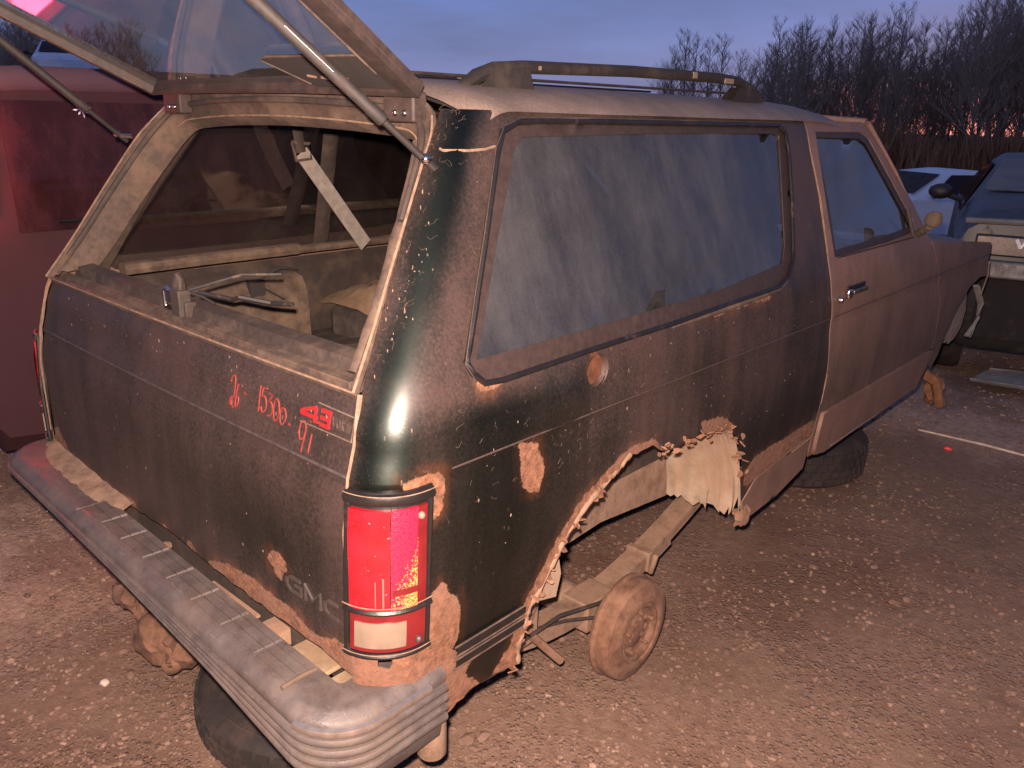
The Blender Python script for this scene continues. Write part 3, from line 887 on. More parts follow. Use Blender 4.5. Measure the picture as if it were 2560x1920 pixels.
# ---- side window of the quarter
def wsurf(d): return lambda u, z: surf(u, z, d)
def shrink(poly, k):
    cx = sum(p[0] for p in poly) / len(poly); cy = sum(p[1] for p in poly) / len(poly)
    out = []
    n = len(poly)
    for i in range(n):
        a = poly[i - 1]; b = poly[(i + 1) % n]; p = poly[i]
        tx, ty = b[0] - a[0], b[1] - a[1]; L = math.hypot(tx, ty)
        nx, ny = -ty / L, tx / L
        if (cx - p[0]) * nx + (cy - p[1]) * ny < 0: nx, ny = -nx, -ny
        out.append((p[0] + nx * k, p[1] + ny * k))
    return out
g_out = shrink(win_out, -.002)
g_in = Q((.262, 1.172), (.58, 1.172), (.76, 1.174), (1.20, 1.180), (1.54, 1.205), (1.575, 1.25), (1.61, 1.345), (1.69, 1.555), (1.66, 1.562), (1.06, 1.562), (.70, 1.556), (.53, 1.553), (.495, 1.530), (.387, 1.368))
side_parts = []
for mir in (False, True):
    wg = panel('window_gasket', g_out, [g_in], wsurf(-.004), .02, 'brown_gasket', car, (), .004, mirror=mir)
    gl = panel('quarter_window', shrink(g_in, -.006), [], wsurf(-.009), .05, 'far_side_glass' if mir else 'side_glass', car, (), 0, mirror=mir)
mb = MB()
loop = [surf(p[0], p[1], .004) for p in resample(shrink(win_out, .004), .02)]
mb.tube(loop + [loop[0]], .0062, 8, caps=False)
mb.build('window_moulding', 'black_trim', car)
mb = MB()
pp = [surf(uy(y, z), z, .004) for y, z in ((.90, 1.128), (1.05, 1.131), (1.2, 1.134), (1.35, 1.137), (1.47, 1.141), (1.53, 1.157))]
mb.tube(pp, [.003, .006, .0075, .006, .005, .002], 6)
mb.build('moulding_dirt', 'dusty_trim', car)
mb = MB(); mb.tube([surf(uy(y, z), z, .009) for y, z in ((.24, 1.14), (.222, 1.174), (.28, 1.275), (.345, 1.385), (.43, 1.535), (.47, 1.572), (.53, 1.589), (.8, 1.592), (1.2, 1.592), (1.7, 1.592))], .0013, 5); mb.build('moulding_edge', 'dusty_trim_dark', car)
# seam of the roof skin across the rear pillar
mb = MB(); mb.tube([surf(ux(.60, 1.532) + .004, 1.532, .0015)] + [surf(uy(y, z), z, .002) for y, z in ((.31, 1.529), (.36, 1.529), (.405, 1.531), (.434, 1.536))], .0028, 6)
mb.build('pillar_seam', 'tan_edge', car)
# filler recess
mb = MB()
ctr = surf(uy(.60, 1.085), 1.085)
rows = []
for r, d in ((.039, .001), (.034, -.006), (.029, -.018), (.018, -.022), (.004, -.020)):
    rows.append([ctr + Vector((d, r * 1.0 * cos(2 * pi * k / 20), r * sin(2 * pi * k / 20))) for k in range(20)])
mb.loft(rows, True); mb.build('filler_recess', 'filler_brown', car)
mb = MB(); mb.prism([(.5 * .062 * cos(2 * pi * k / 14) * (1 + .12 * sin(3 * k)), .5 * .074 * sin(2 * pi * k / 14)) for k in range(14)], lambda a, b, d: (ctr.x + d + .15 * a, .588 + a, 1.092 + b), -.012, -.008)
mb.build('filler_flap', 'filler_rust', car)

mb = MB(); mb.blob(surf(uy(.515, 1.045), 1.045) + Vector((-.004, 0, 0)), (.009, .046, .011), 3, .10, 3); mb.build('glint_bulge', 'copper_glint', car, 80)  # copper bulge added to carry the glint of the flash
# ---- door
d_out = [(uy(y, z), z) for y, z in ((1.905, 1.602), (2.40, 1.602), (2.475, 1.572), (2.60, 1.452), (2.73, 1.315), (2.86, 1.165), (2.880, 1.150), (2.995, 1.0), (3.086, .858), (3.128, .70), (3.12, .60), (2.99, .50), (2.312, .497), (2.0, .488), (1.885, .50), (1.884, .65), (1.895, .82), (1.864, 1.0), (1.845, 1.146), (1.852, 1.20), (1.879, 1.38), (1.880, 1.50))]
dw = [(uy(y, z), z) for y, z in ((1.90, 1.185), (1.916, 1.33), (1.955, 1.568), (2.35, 1.568), (2.41, 1.545), (2.54, 1.41), (2.70, 1.245), (2.66, 1.20), (2.40, 1.19), (2.07, 1.186))]
for mir in (False, True):
    dr = panel('door', d_out, [dw], surf, .03, 'green_paint_dusty', car, (.983, .995), .004, (), None, 0, (), mir)
    dg = panel('door_window', shrink(dw, -.006), [], wsurf(-.010), .08, 'far_side_glass' if mir else 'side_glass', dr, (), 0, mirror=mir)
    df = panel('window_frame', shrink(dw, -.010), [shrink(dw, .022)], wsurf(-.003), .03, 'brown_gasket', dr, (), .003, mirror=mir)
    if not mir:
        mb = MB(); mb.box((.784, 1.965, 1.052), (.790, 2.115, 1.088)); mb.build('handle_recess', 'black_trim', dr, bevel=.003)
        mb = MB(); mb.box((.790, 1.985, 1.060), (.804, 2.11, 1.074)); mb.build('handle', 'gunmetal', dr, bevel=.003)
        mb = MB(); mb.box((.789, 1.950, 1.048), (.800, 1.985, 1.078)); mb.build('handle_end', 'bright_metal', dr, bevel=.004)
        mb = MB(); mb.lathe([(.001, .010), (.009, .010), (.011, .004), (.011, 0)], (.788, 1.905, 1.052), 'x', 14); mb.build('lock', 'bright_metal', dr)
        mb = MB(); mb.tube([surf(uy(y, z), z, .003) for y, z in ((1.872, 1.50), (1.874, 1.36), (1.842, 1.19))], .0018, 5); mb.tube([surf(uy(y, z), z, .002) for y, z in ((1.89, .80), (1.884, .70))], .002, 5)
        mb.build('seam_edge', 'tan_edge', dr)
        mb = MB(); mb.tube([surf(uy(y, 1.184), 1.184, .004) for y in (1.9, 2.2, 2.5, 2.66)], .003, 6); mb.tube([surf(uy(2.66, 1.19), 1.19, .004), surf(uy(2.655, 1.29), 1.29, .004)], .007, 6); mb.build('window_strip', 'dusty_trim_dark', dr)
        mb = MB(); mb.tube([(.77, 2.66, 1.20), (.83, 2.58, 1.24)], .014, 8); mb.blob((.845, 2.56, 1.268), (.032, .022, .030), 4, .12, 3, 1.0)
        mb.build('door_mirror', 'interior_tan', dr)
        # ribbed cladding along the bottom
        cl = [(1.905, .505), (2.0, .488), (2.312, .494), (2.99, .50), (3.06, .57), (3.112, .655), (2.43, .658), (1.905, .658)]
        panel('door_cladding', [(uy(y, z), z) for y, z in cl], [], wsurf(.014), .04, 'green_paint_dusty', dr, (), .013)
        mb = MB(); mb.tube([surf(uy(y, .501), .499, .014) for y in (2.05, 2.3, 2.5)], .003, 5); mb.build('cladding_edge', 'tan_edge', dr)
# black joint behind the door edges
mb = MB()
for s in (1, -1):
    mb.tube([(s * (surf(uy(y, z), z, -.014).x), y, z) for y, z in ((1.89, 1.60), (1.876, 1.42), (1.848, 1.19), (1.846, 1.14), (1.861, 1.0), (1.892, .82), (1.88, .60))], .011, 6)
mb.build('door_seal', 'black_trim', car)
# quarter crease highlight strip and lower rocker flap
mb = MB(); mb.tube([surf(uy(y, .998), .998, .0012) for y in (.17, .5, .9, 1.3, 1.6, 1.85)], .0022, 5); mb.tube([surf(uy(y, z), z, .001) for y, z in ((1.87, .998), (2.3, 1.0), (2.98, 1.003), (3.8, 1.006))], .0018, 5)
mb.build('crease_edge', 'decal_faint', car)
panel('rocker_flap', Q((1.46, .553), (1.62, .572), (1.835, .590), (1.855, .56), (1.845, .47), (1.66, .430), (1.44, .418), (1.40, .50)), [], wsurf(.006), .03, 'green_paint_dusty', car, (), .004)
MB().tube([surf(uy(y, z), z, .011) for y, z in ((1.70, .578), (1.78, .585), (1.84, .590))], .003, 5).build('flap_edge', 'tan_edge', car)
# lower side mouldings behind the wheel arch
for nm, z0, z1, mt in (('lower_moulding', .590, .612, 'black_trim'), ('lower_moulding', .560, .580, 'black_trim')):
    mb = MB(); rows = []
    for d, k in ((.0, 0), (.007, .2), (.007, .8), (0, 1)):
        rows.append([surf(uy(y, z0 + (z1 - z0) * k + .02 * 0), z0 + (z1 - z0) * k - .03 * (y - .19) * 0, d) for y in (.19, .25, .31, .37, .392)])
    mb.loft(rows); mb.build(nm, mt, car)
mb = MB()
for z in (.613, .589, .581, .559):
    mb.tube([surf(uy(y, z), z, .006) for y in (.185, .25, .31, .36, .39)], .0020, 5)
mb.build('moulding_edge', 'dusty_trim', car)
# ragged flakes along the broken arch lip
mb = MB(); rg = random.Random(5)
lip_pts = [(.46, .65), (.43, .61), (.405, .57), (.40, .54), (.385, .51), (.395, .47)] + [(.50, .71), (.55, .755), (.62, .80), (.68, .825), (.885, .82), (.92, .812), (1.0, .818), (1.06, .815), (1.14, .80), (1.18, .80), (1.23, .785), (1.30, .735), (1.345, .67), (1.37, .60)]
for (y, z) in lip_pts:
    for k in range(5):
        p = surf(uy(y, z), z, 0) + Vector((rg.uniform(-.014, .006), rg.uniform(-.022, .022), rg.uniform(-.02, .012)))
        n = Vector((rg.uniform(-.3, 1), rg.uniform(-1, 1), rg.uniform(-1, 1))).normalized()
        a = n.orthogonal().normalized(); b = n.cross(a); s = rg.uniform(.006, .017)
        vs = [p + a * s * rg.uniform(.5, 1.2) * cos(t) + b * s * rg.uniform(.4, 1.0) * sin(t) for t in (0, 1.1, 2.3, 3.3, 4.4, 5.4)]
        mb.add([v + n * .0015 for v in vs] + [v - n * .0015 for v in vs], [tuple(range(6)), tuple(range(11, 5, -1))] + [(i, (i + 1) % 6, (i + 1) % 6 + 6, i + 6) for i in range(6)])
kind(mb.build('rust_flakes', 'rust', car, split=False), 'stuff')
# thick crumbling edge of the rear half of the arch
apts = densify([Vector(surf(uy(y, z), z, -.003)) for y, z in ((.395, .46), (.39, .50), (.404, .56), (.412, .59), (.455, .642), (.492, .704), (.53, .742), (.588, .784), (.665, .82), (.737, .854))], 6)
mb = MB(); mb.tube([p + Vector((.003 * mn.noise(p * 60), .004 * mn.noise(p * 70 + Vector((5, 0, 0))), .004 * mn.noise(p * 70))) for p in apts], [.0085 + .005 * mn.noise(p * 45) for p in apts], 7); mb.build('arch_lip', 'dried_mud', car, 60)
# thin scraps of paint still hanging on the rust
# ---- tail lamps
def lamp(mir):
    s = -1 if mir else 1
    base = bpy.data.objects.new('tail_lamp', None); COL.objects.link(base); base.parent = car; base.empty_display_size = .05
    rc = .09; a = rc * pi / 2
    u0, u1 = .006, a + .018
    def pt(u, z, d):
        p = surf(u, z, d)
        return Vector((s * p.x, p.y, p.z))
    def sag(u, z): return z
    N = 18
    def strip(ua, ub, za, zb, d, edge=.004, n=N, dz=lambda u: 0.0):
        mb = MB(); us = [ua + (ub - ua) * k / n for k in range(n + 1)]
        zs = [za + (zb - za) * k / 4 for k in range(5)]
        rows = [[pt(u, za, 0.0) for u in us]] + [[pt(u, z, d) for u in us] for z in zs] + [[pt(u, zb, 0.0) for u in us]]
        mb.loft(rows)
        for ue in (ua, ub):
            q = [pt(ue, za, 0), pt(ue, za, d), pt(ue, zb, d), pt(ue, zb, 0)]
            mb.add(q, [(0, 1, 2, 3)])
        return mb
    strip(u0, u1, .668, .985, .006).build('housing', 'black_trim', base, 40)
    um = a * .60
    strip(u0 + .012, um, .768, .957, .013).build('red_lens', 'red_lens', base, 40)
    strip(um + .0015, u1 - .030, .768, .957, .0125).build('reflector', 'reflector_lens', base, 40)
    strip(u1 - .0285, u1 - .012, .768, .957, .012).build('lens_edge', 'maroon_lens', base, 40)
    strip(u0 + .012, u1 - .012, .680, .758, .011).build('lower_lens', 'maroon_lens', base, 40)
    strip(u0 + .022, a * .78, .690, .742, .014).build('reversing_lens', 'clear_lens', base, 40)
    strip(um + .004, u1 - .030, .797, .809, .0140).build('reflector_bar', 'maroon_lens', base, 40)
    if not mir:
        mb = MB(); mb.tube([pt(um - .010, .772, .0135), pt(um - .010, .832, .0135)], .0016, 6); mb.tube([pt(um - .022, .772, .0132), pt(um - .022, .826, .0132)], .0008, 6); mb.build('lens_rib', 'clear_lens', base)
    # bezel: three curved bars and two uprights
    for z, r in ((.9735, .0115), (.763, .0068), (.672, .0075)):
        mb = MB(); mb.tube([pt(u0 + (u1 - u0) * k / N, z, .008) for k in range(N + 1)], (.009, r), 8, up=(0, 0, 1)); mb.build('bezel_bar', 'black_trim', base)
    for u in (u0 + .003, u1 - .004):
        mb = MB(); mb.tube([pt(u, .672, .007), pt(u, .82, .007), pt(u, .973, .007)], .0062, 8); mb.build('bezel_upright', 'black_trim', base)
    mb = MB()
    for z in (.976, .768, .670):
        mb.tube([pt(u0 + (u1 - u0) * k / N, z + .006, .016) for k in range(N + 1)], .0011, 5)
    mb.tube([pt(u1, .67, .006), pt(u1, .98, .006)], .0013, 5); mb.tube([pt(u0, .80, .004), pt(u0, .985, .004)], .0013, 5)
    mb.build('bezel_dust', 'tan_edge', base)
    for u, z in ((u1 - .024, .940), (u1 - .026, .694)):
        p = pt(u, z, .013)
        mb = MB(); mb.blob(p, (.0068, .0068, .0075), 1, .0); mb.build('screw', 'clear_lens' if z > .8 else 'badge_grey', base)
    return base
lamp(False); lamp(True)

# ---- flat print and badges on the tailgate
def ribbons(name, strokes, w, mat, d0=.0005, d1=.0012, zrow=None, closed=False):
    """strokes drawn with a flat pen on the tailgate skin"""
    mb = MB()
    for st in strokes:
        pts = [tg(x, z) for x, z in st]
        n = len(st)
        L = []; Rr = []
        for i in range(n):
            a = Vector(st[max(i - 1, 0)]); b = Vector(st[min(i + 1, n - 1)])
            t = (b - a); t = t.normalized() if t.length > 0 else Vector((1, 0))
            nx, nz = -t.y, t.x
            L.append((st[i][0] + nx * w / 2, st[i][1] + nz * w / 2)); Rr.append((st[i][0] - nx * w / 2, st[i][1] - nz * w / 2))
        vs = []
        for d in (d1, -.001):
            vs += [tg(x, z, d + d0) for x, z in L] + [tg(x, z, d + d0) for x, z in Rr]
        fs = []
        for i in range(n - 1):
            fs += [(i, i + 1, n + i + 1, n + i), (2 * n + i, 3 * n + i, 3 * n + i + 1, 2 * n + i + 1), (i, 2 * n + i, 2 * n + i + 1, i + 1), (n + i, n + i + 1, 3 * n + i + 1, 3 * n + i)]
        fs += [(0, n, 3 * n, 2 * n), (n - 1, 3 * n - 1, 4 * n - 1, 2 * n - 1)]
        mb.add(vs, fs)
    return mb.build(name, mat, car, 20)
def arc(cx, cz, rx, rz, a0, a1, n=14):
    return [(cx + rx * cos(radians(a0 + (a1 - a0) * k / n)), cz + rz * sin(radians(a0 + (a1 - a0) * k / n))) for k in range(n + 1)]
# maker's letters: G M C
ribbons('badge_letters', [
    [(.545, .735), (.512, .735), (.500, .728), (.500, .712), (.512, .705), (.546, .705), (.546, .721), (.526, .721)],
    [(.560, .703), (.560, .737), (.584, .712), (.608, .737), (.608, .703)],
    [(.662, .735), (.634, .735), (.622, .728), (.622, .712), (.634, .705), (.662, .705)]], .0062, 'badge_grey', .0005, .0028)
# painted number decal  4.3
ribbons('decal_number', [[(0.5745, 1.062), (0.5745, 1.0885)], [(0.5745, 1.0885), (0.5386, 1.077), (0.5319, 1.073)], [(0.5319, 1.0715), (0.5812, 1.0715)],
    [(0.5902, 1.0885), (0.6148, 1.0885)], [(0.6148, 1.0915), (0.6148, 1.0605)], [(0.5902, 1.076), (0.6148, 1.076)], [(0.5902, 1.0635), (0.6148, 1.0635)], [(0.5829, 1.0625), (0.5829, 1.0665)]], .0066, 'red_decal')
ribbons('decal_border', [[(0.5767, 1.0985), (0.6215, 1.0975), (0.6820, 1.0965)], [(0.6803, 1.097), (0.6803, 1.0545)], [(0.5319, 1.0545), (0.5767, 1.0545), (0.6215, 1.0545), (0.6820, 1.0545)]], .0014, 'decal_line')
ribbons('decal_faint_letters', [[(0.6238, 1.085), (0.6294, 1.068), (0.6350, 1.085)], arc(0.6417, 1.076, .0045, .008, 0, 360), [(0.6518, 1.068), (0.6518, 1.085), (0.6574, 1.081), (0.6518, 1.077), (0.6574, 1.068)], [(0.6618, 1.084), (0.6697, 1.084)], [(0.6658, 1.084), (0.6658, 1.068)], [(0.6764, 1.083), (0.6719, 1.083), (0.6719, 1.068), (0.6775, 1.068)]], .0012, 'decal_faint')
# yard number in red marker: 26-15300  91
ribbons('marker_writing', [
    arc(0.3010, 1.075, .0075, .012, 190, 0) [::1] + [(0.3080, 1.060), (0.3050, 1.045), (0.2970, 1.032)] + arc(0.2980, 1.036, .004, .008, 270, 90, 6) + [(0.3030, 1.028), (0.3100, 1.024)],
    [(0.3200, 1.074), (0.3150, 1.058), (0.3130, 1.040)] + arc(0.3185, 1.038, .0055, .011, 180, 540, 14),
    [(0.3420, 1.062), (0.3510, 1.060)],
    [(0.3960, 1.088), (0.3960, 1.060), (0.3960, 1.038)],
    [(0.4190, 1.087), (0.4050, 1.086), (0.4040, 1.070)] + arc(0.4110, 1.056, .0095, .016, 120, -150, 12),
    [(0.4260, 1.080), (0.4390, 1.080), (0.4300, 1.066)] + arc(0.4330, 1.052, .0085, .014, 80, -110, 10) + [(0.4260, 1.037)],
    arc(0.4545, 1.055, .0095, .021, 60, 420, 20), arc(0.4770, 1.049, .0095, .0155, 110, 470, 20), [(0.4980, 1.040), (0.5030, 1.038)],
    arc(0.5420, 1.040, .0095, .017, 20, 380, 18) + [(0.5510, 1.030), (0.5500, 1.010), (0.5510, .990)],
    [(0.5700, 1.040), (0.5700, 1.012), (0.5710, .985)]], .0023, 'red_marker', .0004, .0008)
# scraped spots and bits on the tailgate
mb = MB()
rs = random.Random(11)
for k in range(46):
    x = rs.uniform(-.6, .68); z = rs.choice((rs.uniform(.7, 1.0), rs.uniform(1.03, 1.12), rs.uniform(1.07, 1.12)))
    p = tg(x, z, .0015); s = rs.uniform(.0008, .0024)
    mb.blob(p, (s * rs.uniform(.5, 1.2), s * .4, s * rs.uniform(.8, 2.5)), k, .4, 1)
for k in range(70):
    z = rs.uniform(.72, 1.12); y = rs.uniform(.2, 1.7)
    if z > 1.1 or (z < .87 and .35 < y < 1.45): continue
    p = surf(uy(y, z), z, .0015); s = rs.uniform(.0008, .002)
    mb.blob(p, (s * .4, s * rs.uniform(.5, 1.6), s * rs.uniform(.8, 2.5)), k, .4, 1)
for k in range(26):
    z = rs.uniform(1.16, 1.46); u = rs.gauss(.035, .02)
    p = surf(max(u, -.01), z, .0015); s = rs.uniform(.0008, .0022)
    mb.blob(p, (s * .8, s * .8, s * rs.uniform(.8, 3)), k, .4, 1)
kind(mb.build('paint_chips', 'tan_edge', car, split=False), 'stuff')
mb = MB()
for k in range(150):
    zone = rs.random()
    if zone < .5:
        z = rs.choice((rs.gauss(1.30, .05), rs.uniform(1.15, 1.58), rs.uniform(1.5, 1.6))); u = rs.gauss(.02, .022)
    else:
        z = rs.uniform(.9, 1.1); u = uy(rs.uniform(.1, .8), z)
    pts = []; ang = rs.uniform(0, 6.28); l = rs.uniform(.006, .022)
    for i in range(5):
        pts.append(surf(max(u, -.02), z, .0016)); u += l / 4 * cos(ang); z += l / 4 * sin(ang); ang += rs.uniform(-1.3, 1.3)
    mb.tube(pts, .00034, 3)
kind(mb.build('dry_grass_bits', 'dusty_trim', car, split=False), 'stuff')

# ---- bumper, bent up a little on the far side
BZ = .592
def bz(x): return BZ - .036 * (x - .8)
def bumper_path():
    pts = []
    R_ = .115; X = .790; Y = -.122
    pts += [(-X, .13 - .02 * k) for k in range(0, 8)]
    c = (-X + R_, Y + R_)
    pts += [(c[0] - R_ * cos(radians(a)), c[1] - R_ * sin(radians(a))) for a in range(8, 91, 9)]
    pts += [(-X + R_ + (2 * X - 2 * R_) * k / 26, Y) for k in range(1, 27)]
    c = (X - R_, Y + R_)
    pts += [(c[0] + R_ * sin(radians(a)), c[1] - R_ * cos(radians(a))) for a in range(0, 91, 9)]
    pts += [(X, Y + R_ + .02 * k) for k in range(1, 9)]
    return pts
bp = bumper_path()
def face_k(p, h):
    # the rolled face gets shallower towards the far side; only the near corner keeps its deep skirt
    k = lerpt(p[0], [(-.8, .12), (-.4, .20), (0, .34), (.40, .60), (.58, .85), (.70, 1.0)])
    if h < -.127 and p[0] < .70: k *= lerpt(p[0], [(-.8, .73), (.58, .73), (.70, 1.0)])
    return k
def bsec(profile, sel=None, name='bumper_cover', mat='bumper_plastic', parent=None, caps=True, solid=0):
    rows = []
    idx = range(len(bp)) if sel is None else sel
    for i in idx:
        a = Vector(bp[max(i - 1, 0)]); b = Vector(bp[min(i + 1, len(bp) - 1)]); t = (b - a).normalized(); n = Vector((t.y, -t.x))
        rows.append([(bp[i][0] + n.x * d, bp[i][1] + n.y * d, bz(bp[i][0]) + (h if h > -.02 else -.02 + (h + .02) * face_k(bp[i], h))) for d, h in profile])
    mb = MB(); mb.loft(rows)
    if caps:
        n = len(profile); mb.f.append(tuple(range(n))); mb.f.append(tuple((len(rows) - 1) * n + k for k in range(n)))
    return mb.build(name, mat, parent or car, 38, solid=solid)
bumper = bsec([(-.104, -.020), (-.101, .0), (-.030, .003), (-.020, .001), (-.015, -.004), (-.008, -.007), (-.002, -.014), (0, -.026), (-.004, -.036), (-.004, -.125), (-.010, -.130), (-.018, -.170), (-.030, -.182), (-.05, -.185), (-.06, -.06)], None, 'bumper')
for k, h in enumerate((-.046, -.068, -.090, -.112)):
    prof_ = [(-.006, h - .0085), (.004, h - .0075), (.0065, h - .003), (.0065, h + .003), (.004, h + .0075), (-.006, h + .0085)]
    bsec(prof_, None, 'bumper_rib', 'bumper_plastic', bumper)
    if k < 3:
        bsec([(-.005, h - .0135), (-.0025, h - .0135), (-.0025, h - .0092), (-.005, h - .0092)], None, 'bumper_groove', 'bumper_groove', bumper)
nb_ = len(bp)
bsec([(-.002, -.0345), (.004, -.033), (.0062, -.0265), (.005, -.020), (-.003, -.0165)], range(nb_ - 18, nb_ - 2), 'bright_strip', 'worn_bright_strip', bumper)
# raised tread tiles of the step, three rows
edges = [-.272, -.165, -.060, .052, .165, .275, .393, .515, .632]
trs = [-.0975, -.0800, -.0580, -.0340]
rg = random.Random(2)
for i in range(8):
    for j in range(3):
        x0, x1 = edges[i] + .0014, edges[i + 1] - .0014
        y0, y1 = -.122 - trs[j], -.122 - trs[j + 1]
        lo = rg.uniform(.0030, .0042)
        mb = MB()
        e = .0035
        vs = []
        for (x, y) in ((x0, y0), (x1, y0), (x1, y1), (x0, y1)):
            vs.append((x, y - 0.0, bz(x) - .002))
        for (x, y) in ((x0 + e, y0 - .0012), (x1 - e, y0 - .0012), (x1 - e, y1 + .0012), (x0 + e, y1 + .0012)):
            vs.append((x, y, bz(x) + .0015 + lo))
        mb.add(vs, [(0, 1, 2, 3), (4, 5, 6, 7), (0, 1, 5, 4), (1, 2, 6, 5), (2, 3, 7, 6), (3, 0, 4, 7)])
        mb.build('step_tile', 'bumper_plastic', bumper, 20)
mb = MB(); mb.tube([(.633, -.030, bz(.63) + .006), (.632, -.060, bz(.63) + .007), (.634, -.105, bz(.63) + .006)], [.004, .0045, .005], 7); mb.build('string_end', 'dusty_trim', bumper)
mb = MB(); mb.tube([(-.272, -.032, bz(-.27) + .004), (-.268, -.07, bz(-.27) + .005), (-.272, -.108, bz(-.27) + .004)], .0022, 6); mb.build('step_seam', 'bumper_groove', bumper)
rows = []
for k in range(34):
    x = -.69 + .50 * k / 33
    w_ = .020 * (1 - abs(2 * k / 33 - 1) ** 3) + .010 * mn.noise(Vector((x * 28, 0, 1)))
    rows.append([(x, .012, bz(x) + .02 + .010 * mn.noise(Vector((x * 20, 1, 1)))), (x, -.012, bz(x) + .010 + .008 * mn.noise(Vector((x * 31, 2, 1)))), (x, -.024 - w_, bz(x) + .006 + .003 * mn.noise(Vector((x * 40, 3, 1)))), (x, -.030 - 1.6 * w_, bz(x) - .002)])
kind(MB().loft(rows).build('mud_on_step', 'dried_mud', bumper, 70, split=False), 'stuff')
mb = MB(); mb.prism([(-.772, .10), (-.700, .095), (-.695, -.012), (-.712, -.018), (-.772, .03)], lambda a, b, d: (a, b, bz(a) + d), .001, .006); mb.build('corner_mud', 'sandy_wood', bumper)

# ---- underside seen through the gap and the arch
mb = MB()
mb.box((-.68, .055, .50), (.68, .075, .60)); mb.build('rear_crossmember', 'interior_brown', car, bevel=.004)
mb = MB(); mb.box((.485, -.005, .548), (.605, .050, .558)); mb.box((.62, .0, .548), (.675, .045, .556)); mb.build('body_bracket', 'sandy_wood', car, bevel=.003)
mb = MB(); mb.box((.10, -.02, .52), (.30, .05, .526)); mb.box((.36, .0, .51), (.42, .05, .55)); mb.blob((-.03, .0, .585), (.018, .015, .012), 8, .4); kind(mb.build('bracket_debris', 'dried_mud', car, split=False), 'stuff')
mb = MB()
for s in (1, -1):
    mb.box((s * .40 - .04, .08, .46), (s * .40 + .04, 3.8, .58))
mb.build('frame_rail', 'interior_brown', car)
mb = MB(); mb.box((-.40, .34, .142), (.40, .46, .22)); mb.box((-.36, .36, .22), (-.30, .44, .47)); mb.box((.30, .36, .22), (.36, .44, .47)); mb.build('tow_crossmember', 'interior_dark', car)
mb = MB(); mb.box((-.30, 2.85, .225), (.36, 3.0, .47)); mb.build('front_crossmember', 'interior_dark', car)
mb = MB(); mb.box((-.50, .13, .585), (.50, 3.0, .60)); mb.box((-.70, 1.42, .585), (-.50, 3.0, .60)); mb.box((.50, 1.42, .585), (.70, 3.0, .60)); mb.build('underbody', 'interior_dark', car)
# inner wheelhouse shells
for s in (1, -1):
    rows = []
    n = 22
    rtab = [(3, .452), (41, .462), (63, .402), (90, .392), (116, .455), (137, .490), (155, .530), (168, .570)]
    nx_ = 26
    for xk in range(nx_):
        row = []
        f_ = xk / (nx_ - 1); xx_ = .772 - .242 * f_ ** 1.5
        rag = 9 * mn.noise(Vector((xk * .9, 4.0, s))) * (1 - .6 * f_) + 4 * mn.noise(Vector((xk * 2.7, 9.0, s))) + 10 * max(0, .5 - f_)
        for k in range(n + 1):
            t = 0 + rag + (168 - rag) * k / n
            r = lerpt(t, rtab) - .02 * f_ + .005 * mn.noise(Vector((f_ * 6, k * .7, s))) + .018 * math.exp(-(t - rag) / 12.0) * mn.noise(Vector((xk * .6, 2.0, 0)))
            row.append((s * (xx_ + .02 * math.exp(-(t - rag) / 10.0) * mn.noise(Vector((xk * .5, 7.0, 1)))), .93 + r * cos(radians(t)), .455 + r * sin(radians(t))))
        rows.append(row)
    MB().loft(rows).build('wheelhouse', 'pale_mud', car, 60, solid=.004)
    # inner wall
    mb = MB(); poly = [(.93 + .425 * cos(radians(a)), .455 + .395 * sin(radians(a))) for a in range(0, 181, 10)] + [(.52, .50), (.70, .47), (1.0, .49), (1.2, .47)]
    mb.prism(poly, lambda a, b, d: (s * (.53 + d), a, b), 0, .006); mb.build('wheelhouse_wall', 'dried_mud', car)
rg = random.Random(8)
mb = MB(); mb.blob((.768, 1.415, .445), (.022, .034, .034), 21, .55, 3); mb.tube([(.768, 1.40, .50), (.768, 1.41, .46)], .005, 6); mb.build('hanging_rust_lump', 'rusty_drum', car)
mb = MB(); mb.prism([(.47, .61), (.545, .66), (.56, .60), (.545, .545), (.49, .56)], lambda a, b, d: (.735 + d, a, b), 0, .006); mb.build('bracket_plate', 'pale_mud', car)
